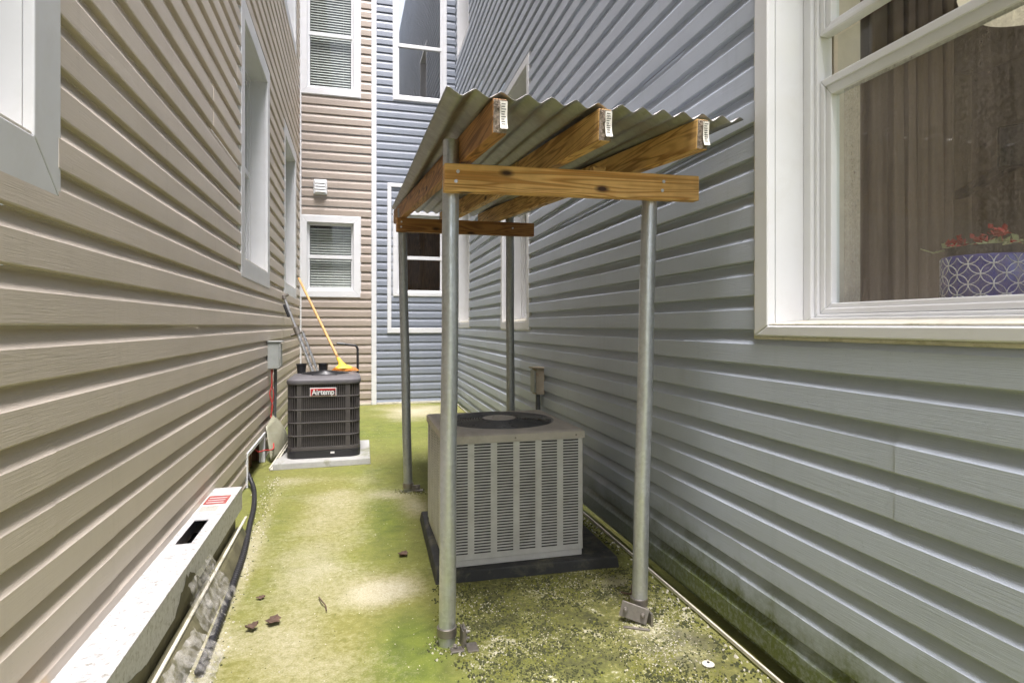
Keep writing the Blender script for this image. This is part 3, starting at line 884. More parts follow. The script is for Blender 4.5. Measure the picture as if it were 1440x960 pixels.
# rafters: (front x, front y, front z bottom) -> (back)
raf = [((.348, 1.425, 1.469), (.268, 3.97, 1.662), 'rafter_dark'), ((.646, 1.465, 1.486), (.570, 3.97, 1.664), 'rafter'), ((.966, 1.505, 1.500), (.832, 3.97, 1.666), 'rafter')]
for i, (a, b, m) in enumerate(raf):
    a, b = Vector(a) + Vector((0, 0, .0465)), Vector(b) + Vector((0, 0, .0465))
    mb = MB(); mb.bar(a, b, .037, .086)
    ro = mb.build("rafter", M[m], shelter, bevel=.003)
    d = (b - a).normalized(); s = d.cross(Vector((0, 0, 1))).normalized(); u = s.cross(d)
    mb = MB(); mb.bar(a - d * .0012, a - d * .0002, .033, .080)       # sawn end
    rnd = random.Random(i)
    for k in range(170):
        p = a - d * .001 + s * rnd.uniform(-.017, .017) + u * rnd.uniform(-.041, .041)
        q = p - d * rnd.uniform(.002, .007) + s * rnd.uniform(-.004, .004) + u * rnd.uniform(-.004, .004)
        mb.tube([p, q], [.0009, .0004], 3)
    mb.build("end_grain", M['endgrain'], ro)
    # lumber tag stapled on the end, curling away
    mb = MB(); n = 8
    V = []
    for k in range(n + 1):
        t = k / n
        zz = .036 - t * .068
        out = .004 + (.010 * (t - .45) ** 2 * 3 if t > .45 else 0)
        for sx in (-.002, .016): V.append(a - d * (out + (.003 if sx > 0 else 0)) + s * (sx + .001) + u * zz)
    mb.add(V, [(k * 2, k * 2 + 1, k * 2 + 3, k * 2 + 2) for k in range(n)])
    mb.mi = 1
    for r_ in range(9):
        zz = .030 - r_ * .0062; w2 = .006 + .006 * rnd.random()
        c = a - d * (.0065 + (.010 * ((.036 - zz) / .068 - .45) ** 2 * 3 if (.036 - zz) / .068 > .45 else 0)) + s * (.002) + u * zz
        mb.quad(c, c + s * w2 - d * .0012, c + s * w2 - d * .0012 - u * .0022, c - u * .0022)
    mb.build("lumber_tag", [M['paper'], M['ink']], ro)
# small blocking between the rafters, resting on the front beam
mb = MB(); mb.box((.775, 1.815, 1.508), (.045, .030, .022)); mb.build("spacer_block", M['rafter'], shelter, bevel=.002)
# corrugated sheet
def roof():
    per = .0692; x0, x1 = .212, 1.128
    nx = 8 * 14; V, Fs = [], []
    ny = 14
    def prof(t):      # 0..1 over one period, flattened crests
        q = abs((t % 1.0) * 2 - 1) * 2 - 1          # triangular fold with small flats
        return max(-1, min(1, q * 1.22))
    for j in range(ny + 1):
        s = j / ny
        for i in range(nx + 1):
            x = x0 + (x1 - x0) * i / nx
            yf = 1.405 + .135 * (x - .212) / .916 + .006 * noise.noise(Vector((x * 9, 0, 1)))
            y = yf + (4.07 - yf) * s
            f = (y - 1.45) / 2.15
            zf = 1.469 + .05 * (x - .345) + .0895; zb = 1.637 + .0895
            z = zf + (zb - zf) * f + .010 + .0092 * prof((x - .215) / per)
            z += .004 * noise.noise(Vector((x * 1.5, y * 1.2, 3))) * (1 if j else 1)
            xs = x + (.03 * s if i < 3 * 8 else .03 * s * max(0, 1 - (i - 24) / 40))
            V.append((xs, y, z))
    for j in range(ny):
        for i in range(nx): Fs.append((j * (nx + 1) + i, j * (nx + 1) + i + 1, (j + 1) * (nx + 1) + i + 1, (j + 1) * (nx + 1) + i))
    mb = MB(); mb.add(V, Fs)
    mb.build("corrugated_roof", M['roof'], shelter, smooth=50, solid=.0012)
roof()

# ------------------------------------------------------------------ grey condenser under the shelter
MB_pad = thing("equipment_pad", "black plastic pad under the grey condenser", "pad", (.68, 2.65, 0))
mb = MB(); mb.hexa([(.300, 2.272, -.004), (1.060, 2.250, -.004), (1.085, 3.05, -.004), (.325, 3.07, -.004)], [(.308, 2.279, .046), (1.052, 2.257, .046), (1.077, 3.042, .046), (.333, 3.062, .046)])
mb.build("slab", M['pad_black'], MB_pad, bevel=.006)

def grey_condenser():
    x0, x1, y0, y1, z0, z1 = .346, .918, 2.305, 2.890, .0465, .556
    root = thing("grey_condenser", "square grey louvred air conditioner condenser under the pipe shelter", "air conditioner", ((x0 + x1) / 2, (y0 + y1) / 2, z0))
    mb = MB(); mb.box(((x0 + x1) / 2, (y0 + y1) / 2, (z0 + z1) / 2), (x1 - x0 - .03, y1 - y0 - .03, z1 - z0 - .01)); mb.build("coil", M['fin'], root)
    mb = MB(); mb.box(((x0 + x1) / 2, (y0 + y1) / 2, z0 + .014), (x1 - x0 - .006, y1 - y0 - .006, .026)); mb.build("base_pan", M['unit_grey'], root, bevel=.003)
    def panel(p0, p1, nrm, ncol):
        w = Wall(p0, p1, nrm); L = w.L
        mb = MB()
        zb, zt = z0 + .028, z1 - .001
        edge = .020; gap = .026
        cw = (L - 2 * edge + gap) / ncol
        def slab(u0, u1, za, zb_, d0=-.0018, d1=0.0):
            mb.hexa([w.P(u0, za, d0), w.P(u1, za, d0), w.P(u1, za, d1), w.P(u0, za, d1)], [w.P(u0, zb_, d0), w.P(u1, zb_, d0), w.P(u1, zb_, d1), w.P(u0, zb_, d1)])
        za, zz = zb + .022, zt - .020
        slab(0, L, zb, za); slab(0, L, zz, zt)
        us = [0, edge]
        for k in range(ncol):
            a = edge + k * cw; b = a + cw - gap
            if k == 0: slab(0, a, za, zz)
            slab(b, (b + gap) if k < ncol - 1 else L, za, zz)
            n = 38; p = (zz - za) / n
            for r_ in range(n):
                z = za + r_ * p
                # pressed louvre: lip leaning out at the bottom
                jit = .0006 * noise.noise(Vector((k * 3.1, r_ * .9, p0[0])))
                mb.hexa([w.P(a, z + p * .54, .0016 + jit), w.P(b, z + p * .54, .0016 + jit), w.P(b, z + p * .54, .0002 + jit), w.P(a, z + p * .54, .0002 + jit)],
                        [w.P(a, z + p, .0002), w.P(b, z + p, .0002), w.P(b, z + p, -.0018), w.P(a, z + p, -.0018)])
        return mb.build("louvre_panel", M['unit_grey'], root, bevel=0)
    panel((x0, y0), (x1, y0), (0, -1), 6)
    panel((x0, y1), (x0, y0), (-1, 0), 6)
    panel((x1, y0), (x1, y1), (1, 0), 6)
    panel((x1, y1), (x0, y1), (0, 1), 6)
    # lid: sloping rim and flat plate with a round hole
    c = Vector(((x0 + x1) / 2, (y0 + y1) / 2, 0)); r = .238; seg = 64
    mb = MB()
    hx, hy = (x1 - x0) / 2 + .006, (y1 - y0) / 2 + .006
    def sq(t, hx, hy):
        cx, sy = math.cos(t), math.sin(t); k = min(hx / max(1e-9, abs(cx)), hy / max(1e-9, abs(sy)))
        return Vector((cx * k, sy * k, 0))
    ts = sorted(set([2 * math.pi * k / seg for k in range(seg)] + [math.atan2(hy * b, hx * a) % (2 * math.pi) for a in (-1, 1) for b in (-1, 1)]))
    rings = []
    for (kind, s, z) in (('s', 0, z1 - .022), ('s', 0, z1 + .006), ('s', -.010, z1 + .013), ('c', r + .012, z1 + .020), ('c', r, z1 + .018), ('c', r - .004, z1 - .02)):
        g = []
        for t in ts:
            p = sq(t, hx + s, hy + s) if kind == 's' else Vector((math.cos(t) * s, math.sin(t) * s, 0))
            g.append(c + p + Vector((0, 0, z)))
        rings.append(g)
    n = len(ts)
    V = [p for g in rings for p in g]
    mb.add(V, [(i * n + k, i * n + (k + 1) % n, (i + 1) * n + (k + 1) % n, (i + 1) * n + k) for i in range(len(rings) - 1) for k in range(n)])
    mb.build("lid", M['unit_top'], root, smooth=25)
    mb = MB(); mb.lathe(c + Vector((0, 0, z1 - .11)), [(r - .004, .10), (r - .004, 0), (0, 0)], 48); mb.build("fan_well", M['fin'], root)
    mb = MB()
    for k in range(3):
        a0 = k * 2.094
        V = []
        for t in range(6):
            aa = a0 + t * .2
            for rr, zz in ((.05, -.05 + t * .006), (.215, -.065 + t * .009)): V.append(c + Vector((math.cos(aa) * rr, math.sin(aa) * rr, z1 + zz)))
        mb.add(V, [(t * 2, t * 2 + 1, t * 2 + 3, t * 2 + 2) for t in range(5)])
    mb.build("fan_blades", M['conduit'], root, solid=.003)
    mb = MB()
    def dome(q): return z1 + .018 + .008 * (1 - (q / r) ** 2)
    for k in range(15):
        rr = .078 + (r - .078 + .004) * k / 14
        mb.tube([c + Vector((math.cos(t) * rr, math.sin(t) * rr, dome(rr))) for t in [2 * math.pi * i / 56 for i in range(56)]], .0026, 6, closed=True)
    for k in range(8):
        t = 2 * math.pi * k / 8 + .2
        mb.tube([c + Vector((math.cos(t) * q, math.sin(t) * q, dome(q) - .004)) for q in (.06, .1, .15, .2, r + .006)], .003, 6)
    mb.build("fan_guard", M['guard'], root, smooth=50)
    mb = MB(); mb.lathe(c + Vector((0, 0, z1 + .025)), [(.072, 0), (.074, .003), (.066, .005), (0, .005)], 36)
    for k in range(4): mb.lathe(c + Vector((.04 * math.cos(k * 1.571 + .5), .04 * math.sin(k * 1.571 + .5), z1 + .030)), [(.006, 0), (.006, .003), (0, .003)], 8)
    mb.build("motor_cap", M['unit_top'], root, smooth=40)
    for sx in (.02, .54, .28):
        mb = MB(); bolt(mb, (x0 + sx, y0 - .006, z1 - .008), (0, -1, 0), .004, .004); mb.build("lid_screw", M['steel'], root)
grey_condenser()

# ------------------------------------------------------------------ charcoal condenser by the beige house
apad = thing("concrete_pad", "pale thin concrete pad under the charcoal condenser", "pad", (-.21, 4.75, 0))
mb = MB(); mb.hexa([(-.545, 4.365, -.003), (.115, 4.39, -.003), (.125, 5.10, -.003), (-.545, 5.10, -.003)], [(-.541, 4.371, .044), (.111, 4.396, .044), (.121, 5.095, .044), (-.541, 5.095, .044)])
mb.build("slab", M['concrete'], apad, bevel=.006)

def rrect(cx, cy, hx, hy, r, n=8, per=.02):
    pts, nr = [], []
    for (sx, sy, a0) in ((1, -1, -90), (1, 1, 0), (-1, 1, 90), (-1, -1, 180)):
        for k in range(n + 1):
            a = R(a0 + 90 * k / n)
            pts.append(Vector((cx + sx * (hx - r) + r * math.cos(a), cy + sy * (hy - r) + r * math.sin(a), 0))); nr.append(Vector((math.cos(a), math.sin(a), 0)))
    return pts, nr

def charcoal_condenser():
    cx, cy, hx, hy = -.212, 4.735, .252, .252
    z0, z1 = .0445, .588
    root = thing("charcoal_condenser", "charcoal condenser with rounded corners and red badge beside the beige wall", "air conditioner", (cx, cy, z0))
    pts, nr = rrect(cx, cy, hx, hy, .07)
    mb = MB()
    inn, _ = rrect(cx, cy, hx - .016, hy - .016, .06)
    mb.hexa([p + Vector((0, 0, z0 + .02)) for p in inn], [p + Vector((0, 0, z1)) for p in inn]); mb.build("coil", M['fin'], root, smooth=40)
    mb = MB()
    mb.ring_sweep(pts, nr, [(-.01, z0), (.002, z0), (.004, z0 + .05), (-.012, z0 + .055)]); mb.build("base_pan", M['black'], root, smooth=40)
    mb = MB()
    zs = z0 + .056; ze = z1 - .002
    bands = [zs + .012 + (ze - zs - .02) * k / 5 for k in range(6)]
    for k, z in enumerate(bands):
        hh = .026 if k == 0 else (.010 if k < 5 else .012)
        mb.ring_sweep(pts, nr, [(-.012, z - hh / 2), (0.0, z - hh / 2), (0.0015, z), (0.0, z + hh / 2), (-.012, z + hh / 2)])
    # vertical slats all round and wider corner bars
    def along(n_per_side):
        out = []
        for side in range(4):
            for k in range(n_per_side):
                t = (k + .5) / n_per_side
                a = (side * 90 - 90)
                L = 2 * (hx - .07)
                e = Vector((math.cos(R(a + 90)), math.sin(R(a + 90)), 0)); nn = Vector((math.cos(R(a)), math.sin(R(a)), 0))
                out.append((Vector((cx, cy, 0)) + nn * hx + e * (t - .5) * L, nn, e, t))
            for k in range(1, 6):
                a = R(side * 90 - 90 + 90 * k / 6)
                s = [(1, -1), (1, 1), (-1, 1), (-1, -1)][side]
                nn = Vector((math.cos(a), math.sin(a), 0))
                out.append((Vector((cx + s[0] * (hx - .07), cy + s[1] * (hy - .07), 0)) + nn * .07, nn, Vector((-nn.y, nn.x, 0)), None))
        return out
    for p, nn, e, t in along(27):
        wd = .0042
        if t is not None and (t < .06 or t > .94): wd = .016
        q = [p + e * wd / 2, p - e * wd / 2, p - e * wd / 2 - nn * .012, p + e * wd / 2 - nn * .012]
        mb.hexa([v + Vector((0, 0, zs)) for v in q], [v + Vector((0, 0, ze)) for v in q])
    mb.build("grille", M['char'], root, smooth=30)
    mb = MB()
    prof = [(-.03, z1 - .012), (.006, z1 - .012), (.009, z1 + .002), (.006, z1 + .016), (-.012, z1 + .030), (-.05, z1 + .040), (-.075, z1 + .040)]
    mb.ring_sweep(pts, nr, prof)
    inner = []
    k = len(prof)
    base = len(mb.v)
    n = len(pts)
    # plate from the rim to the round opening
    rr = .165
    ring1 = [mb.v[i * k + k - 1] for i in range(n)]
    V = list(ring1); V2 = []
    for p in ring1:
        a = math.atan2(p[1] - cy, p[0] - cx); V2.append((cx + rr * math.cos(a), cy + rr * math.sin(a), z1 + .046))
    V3 = [(cx + (v[0] - cx) * .97, cy + (v[1] - cy) * .97, z1 + .0) for v in V2]
    mb.add(V + V2 + V3, [(i, (i + 1) % n, n + (i + 1) % n, n + i) for i in range(n)] + [(n + i, n + (i + 1) % n, 2 * n + (i + 1) % n, 2 * n + i) for i in range(n)])
    mb.build("lid", M['char_top'], root, smooth=35)
    mb = MB()
    for q in range(10):
        r_ = .03 + .138 * q / 9
        mb.tube([(cx + math.cos(t) * r_, cy + math.sin(t) * r_, z1 + .049 + .012 * (1 - (r_ / .17) ** 2)) for t in [2 * math.pi * i / 40 for i in range(40)]], .0024, 5, closed=True)
    for q in range(6):
        a = q * 1.047
        mb.tube([(cx + math.cos(a) * r_, cy + math.sin(a) * r_, z1 + .046 + .012 * (1 - (r_ / .17) ** 2)) for r_ in (.0, .05, .1, .172)], .003, 5)
    mb.lathe((cx, cy, z1 + .058), [(.05, 0), (.045, .008), (0, .010)], 28)
    mb.build("fan_guard", M['black'], root, smooth=50)
    # badge
    bx, bz, yy = -.216, .518, cy - hy - .0035
    mb = MB(); mb.box((bx, yy + .001, bz), (.182, .006, .062)); badge = mb.build("badge", M['badge_silver'], root, bevel=.002)
    mb = MB(); mb.box((bx, yy - .0025, bz), (.172, .002, .052)); mb.build("badge_field", M['badge_red'], badge)
    mb = MB(); mb.hexa([(bx - .078, yy - .0040, bz - .024), (bx + .084, yy - .0040, bz - .024), (bx + .084, yy - .0037, bz - .024), (bx - .078, yy - .0037, bz - .024)],
                       [(bx - .072, yy - .0040, bz + .012), (bx + .084, yy - .0040, bz + .012), (bx + .084, yy - .0037, bz + .012), (bx - .072, yy - .0037, bz + .012)])
    mb.build("badge_black", M['black'], badge)  # printed black lower part of the badge
    cu = bpy.data.curves.new("lettering", 'FONT'); cu.body = "Airtemp"; cu.size = .050; cu.align_x = 'CENTER'; cu.align_y = 'CENTER'; cu.extrude = .0008; cu.offset = .0009
    to = bpy.data.objects.new("tmp", cu); col.objects.link(to)
    dg = bpy.context.evaluated_depsgraph_get()
    me = bpy.data.meshes.new_from_object(to.evaluated_get(dg))
    bpy.data.objects.remove(to); bpy.data.curves.remove(cu)
    org = root_loc(root)
    Mx = Matrix.Translation(Vector((bx, yy - .0052, bz - .001)) - org) @ Matrix.Rotation(R(90), 4, 'X') @ Matrix.Diagonal((.92, 1.12, 1, 1))
    me.transform(Mx); me.materials.clear(); me.materials.append(M['badge_silver'])
    lo = bpy.data.objects.new("lettering", me); col.objects.link(lo); lo.parent = badge
    mb = MB(); mb.box((cx + .06, cy - hy - .003, z0 + .036), (.028, .003, .014)); mb.build("rating_plate", M['badge_silver'], root)
charcoal_condenser()

# ------------------------------------------------------------------ things on and behind the charcoal condenser
for i, (x, y, lab) in enumerate(((-.395, 4.86, "small black cup on the charcoal condenser beside the silver pole"), (-.235, 4.90, "small black cup on the charcoal condenser beside the orange broom"))):
    z = .6285 if i == 0 else .628
    mb = MB(); mb.lathe((x, y, z), [(0, 0), (.030, 0), (.036, .062), (.039, .063), (.039, .072), (.035, .072), (.030, .006), (0, .006)], 28)
    tag(mb.build("cup", M['black'], None, smooth=40), lab, "cup", "black cups on the condenser")

def broom():
    b = Vector((-.075, 4.925, .632)); t = Vector((-.500, 5.86, 1.435))
    root = thing("broom", "broom with orange bristles and long wooden handle standing on charcoal condenser", "broom", b)
    d = (t - b).normalized()
    mb = MB(); mb.tube([b + d * .12, b + d * .55, t], .0105, 12); mb.build("handle", M['broom_wood'], root, smooth=40)
    s = Vector((1, .1, 0)).normalized(); f = d.cross(s).normalized()
    mb = MB()
    prof = [(.0, .016, .016), (.05, .019, .017), (.085, .034, .018), (.11, .070, .02), (.125, .078, .021), (.14, .078, .021)]
    V = []
    for (k, hw, ht) in prof:
        c = b + d * (.155 - k) + s * (.012 * k / .14)
        for i in range(12):
            a = 2 * math.pi * i / 12
            V.append(c + s * math.cos(a) * hw + f * math.sin(a) * ht)
    n = len(prof)
    mb.add(V, [(i * 12 + k, i * 12 + (k + 1) % 12, (i + 1) * 12 + (k + 1) % 12, (i + 1) * 12 + k) for i in range(n - 1) for k in range(12)] + [tuple(range(12)), tuple(range((n - 1) * 12, n * 12))[::-1]])
    mb.build("head", M['yellow'], root, smooth=50)
    rnd = random.Random(2); mb = MB()
    for k in range(420):
        u = rnd.uniform(-1, 1); v = rnd.uniform(-1, 1)
        p = b + d * .03 + s * (.012 + u * .078) + f * v * .018
        q = Vector((p.x + u * .028 + rnd.gauss(0, .004), p.y - .010 + v * .012 + rnd.gauss(0, .003), .632 + rnd.uniform(0, .006)))
        mb.tube([p, q], .0016, 3)
    mb.build("bristles", M['orange'], root)
broom()
def pole():
    b = Vector((-.150, 5.60, .0)); t = Vector((-.625, 5.80, 1.262)); d = (t - b).normalized()
    root = thing("telescopic_pole", "silver telescopic pole with black grip leaning on the beige wall", "pole", b)
    mb = MB(); mb.tube([b, b + d * 1.05], .017, 16); mb.build("lower_tube", M['alum'], root, smooth=40)
    s = Vector((1, 0, .38)).normalized()
    mb = MB(); mb.tube([b + s * .042 + d * .02, b + s * .042 + d * 1.00], .012, 14); mb.build("side_tube", M['alum'], root, smooth=40)
    mb = MB(); mb.tube([b + d * 1.02, t], .0125, 14); mb.build("upper_tube", M['alum'], root, smooth=40)
    mb = MB(); mb.tube([b + d * .985, b + d * 1.06], .026, 16); mb.tube([b + d * 1.0 - s * .065, b + d * 1.0 + s * .055], .013, 10); mb.build("clamp", M['steel'], root, smooth=40, bevel=.002)
    mb = MB(); mb.tube([b + d * 1.17 - s * .02, b + d * 1.29 - s * .02], .015, 12); mb.build("grip", M['black'], root, smooth=40, bevel=.003)
    mb = MB(); mb.tube([t - s * .03 - d * .01, t + s * .045 + d * .005], .012, 10); mb.tube([t - d * .03, t + d * .012], .018, 12); mb.build("top_clip", M['steel'], root, smooth=40, bevel=.002)
pole()
def cane():
    root = thing("walking_cane", "black cane with bent handle standing behind the charcoal condenser", "cane", (.03, 5.02, 0))
    x, y = .030, 5.03
    pts = [(x, y, 0.0), (x, y, .3), (x - .003, y, .80)] + [(x - .003 - .03 + .03 * math.cos(a), y, .80 + .035 * math.sin(a)) for a in [R(v) for v in (20, 45, 70, 90)]] + [(x - .09, y - .005, .842), (x - .165, y - .01, .850)]
    mb = MB(); mb.tube(pts, .0095, 12); mb.build("shaft", M['black'], root, smooth=50)
    mb = MB(); mb.tube([(x - .105, y - .006, .8445), (x - .168, y - .01, .8505)], .0125, 12); mb.build("grip", M['conduit'], root, smooth=50, bevel=.002)
    mb = MB(); mb.lathe((x, y, 0), [(.016, 0), (.014, .03), (.010, .035)], 14); mb.build("rubber_foot", M['conduit'], root, smooth=40)
cane()

# ------------------------------------------------------------------ electric boxes, vent
def disconnect(x, y, z0, z1, side, label, front, bodym):
    root = thing("disconnect_box", label, "electric box", (x, y, z0))
    s = side; w, dp = (.115, .085) if side > 0 else (.085, .062)
    mb = MB(); mb.box((x + s * dp / 2, y, (z0 + z1) / 2), (dp, w, z1 - z0)); mb.build("body", bodym, root, bevel=.005)
    mb = MB()
    mb.hexa([(x + s * (dp + .001), y - w / 2 - .004, z0 + .012), (x + s * (dp + .001), y + w / 2 + .004, z0 + .012), (x + s * (dp + .012), y + w / 2 + .004, z0 + .012), (x + s * (dp + .012), y - w / 2 - .004, z0 + .012)],
            [(x + s * (dp + .001), y - w / 2 - .004, z1 - .01), (x + s * (dp + .001), y + w / 2 + .004, z1 - .01), (x + s * (dp + .012), y + w / 2 + .004, z1 - .01), (x + s * (dp + .012), y - w / 2 - .004, z1 - .01)])
    mb.build("door", front, root, bevel=.004)
    mb = MB(); mb.box((x + s * (dp / 2 + .008), y, z1 + .005), (dp + .03, w + .018, .010)); mb.build("rain_hood", bodym, root, bevel=.003)
    return root
db = disconnect(XL + .018, 4.92, .664, .868, 1, "grey electric disconnect box on the beige wall with dark conduit below", M['box_grey'], M['box_grey'])
mb = MB(); mb.tube([(XL + .07, 4.93, .662), (XL + .068, 4.93, .5), (XL + .062, 4.94, .26), (XL + .075, 4.96, .03)], .012, 12); mb.build("conduit", M['conduit'], db, smooth=50)
xr = 1.14 + .018 * 3.85
db2 = disconnect(xr - .002, 3.74, .545, .715, -1, "weathered tan electric disconnect box on the blue wall behind the shelter", M['box_grey'], M['box_rust'])
mb = MB(); mb.tube([(xr - .045, 3.72, .543), (xr - .045, 3.72, .40), (xr - .035, 3.71, .2), (xr - .05, 3.6, .08)], .014, 12)
mb.tube([(xr - .025, 3.76, .543), (xr - .024, 3.76, .3), (xr - .027, 3.75, .02)], .011, 12)
mb.build("conduit", M['conduit'], db2, smooth=50)

def cable(name, pts, r, mat, label, cat):
    P = []
    pts = [Vector(p) for p in pts]
    for i in range(len(pts) - 1):
        p0 = pts[max(0, i - 1)]; p1 = pts[i]; p2 = pts[i + 1]; p3 = pts[min(len(pts) - 1, i + 2)]
        for k in range(8):
            t = k / 8
            P.append(.5 * ((2 * p1) + (p2 - p0) * t + (2 * p0 - 5 * p1 + 4 * p2 - p3) * t * t + (3 * p1 - p0 - 3 * p2 + p3) * t ** 3))
    P.append(pts[-1])
    mb = MB(); mb.tube(P, r, 8)
    return tag(mb.build(name, mat, None, smooth=60), label, cat)
cable("red_cable", [(XL + .045, 4.885, .66), (XL + .05, 4.88, .55), (XL + .036, 4.87, .47), (XL + .055, 4.87, .38), (XL + .045, 4.86, .30), (XL + .06, 4.83, .27)], .005, M['wire_red'], "red cable hanging below the grey electric box on the beige wall", "cable")
cable("red_cable", [(XL + .055, 4.895, .66), (XL + .044, 4.90, .56), (XL + .060, 4.89, .46), (XL + .045, 4.885, .36), (XL + .05, 4.87, .28)], .004, M['wire_red'], "thinner red cable twisting beside the dark conduit on beige wall", "cable")
cable("red_cable", [(XL - .04, 4.45, .17), (XL + .02, 4.40, .13), (XL + .05, 4.48, .12), (XL + .09, 4.62, .10), (XL + .075, 4.74, .15), (XL + .06, 4.80, .26)], .005, M['wire_red'], "red cable coming out of the open crawl space hole", "cable")
def vent():
    x, z = -.402, 2.693
    root = thing("wall_vent", "small square white louvred vent on the beige end wall", "vent", (x, YB, z))
    mb = MB(); mb.box((x, YB - .028, z), (.162, .030, .186)); mb.build("flange", M['white'], root, bevel=.014, seg=3)
    mb = MB(); mb.box((x, YB - .050, z), (.128, .018, .150)); mb.build("hood", M['white'], root, bevel=.006)
    mb = MB()
    for k in range(4): mb.box((x, YB - .064, z - .055 + k * .036), (.108, .010, .026), Matrix.Rotation(R(-18), 3, 'X'))
    mb.build("louvre", M['white'], root, bevel=.001)
vent()

# ------------------------------------------------------------------ crawl-space opening and its loose cover
mb = MB()
w = W_left; a, b, zt = w.uy(OPEN[0]), w.uy(OPEN[1]), OPEN[3]
for (u0, u1, z0, z1) in ((a - .012, a + .010, .0, zt + .012), (b - .03, b + .012, .0, zt + .012), (a + .0105, b - .0305, zt - .012, zt + .012)):
    mb.hexa([w.P(u0, z0, -.01), w.P(u1, z0, -.01), w.P(u1, z0, .030), w.P(u0, z0, .030)], [w.P(u0, z1, -.01), w.P(u1, z1, -.01), w.P(u1, z1, .030), w.P(u0, z1, .030)])
fr = mb.build("crawl_opening", M['white'], beige, bevel=.002)
mb = MB()
q = [w.P(a - .05, -.05, -.004), w.P(b + .05, -.05, -.004), w.P(b + .05, zt + .06, -.004), w.P(a - .05, zt + .06, -.004)]
q2 = [p - w.Nn * .12 for p in q]
mb.add(q + q2, [(4, 5, 6, 7), (0, 1, 5, 4), (1, 2, 6, 5), (2, 3, 7, 6), (3, 0, 4, 7)])
mb.build("crawl_lining", M['plywood'], fr)
mb = MB(); mb.box((XL - .05, 4.33, .095), (.05, .05, .19)); mb.box((XL - .07, 4.55, .095), (.05, .04, .19)); mb.build("stud", M['plywood'], fr)
def sheet():
    mb = MB(); n, m_ = 16, 8; V = []
    A, B = Vector((XL + .075, 4.62, .01)), Vector((XL + .17, 5.12, .06))
    C, D = Vector((XL + .03, 4.70, .25)), Vector((XL + .055, 5.22, .30))
    for j in range(m_ + 1):
        v = j / m_
        for i in range(n + 1):
            u = i / n
            p = (A * (1 - u) + B * u) * (1 - v) + (C * (1 - u) + D * u) * v
            p = p + Vector((.055 * math.sin(u * 3.14) * math.sin(v * 3.1 + .2) + .02 * math.sin(u * 5), 0, .035 * math.sin(u * 4.2) * v))
            V.append(p)
    mb.add(V, [(j * (n + 1) + i, j * (n + 1) + i + 1, (j + 1) * (n + 1) + i + 1, (j + 1) * (n + 1) + i) for j in range(m_) for i in range(n)])
    tag(mb.build("cover_sheet", M['panel_olive'], None, smooth=60, solid=.003), "bent olive cover sheet leaning on the beige wall beside the charcoal condenser", "panel")
    mb = MB(); mb.bar((XL + .10, 4.36, .010), (XL + .195, 5.05, .135), .010, .022); mb.bar((XL + .107, 4.36, .006), (XL + .197, 5.05, .128), .022, .006)
    tag(mb.build("trim_strip", M['white_dirty'], None, bevel=.0015), "narrow white trim strip lying askew between the cover sheet and condenser pad", "trim strip")
sheet()

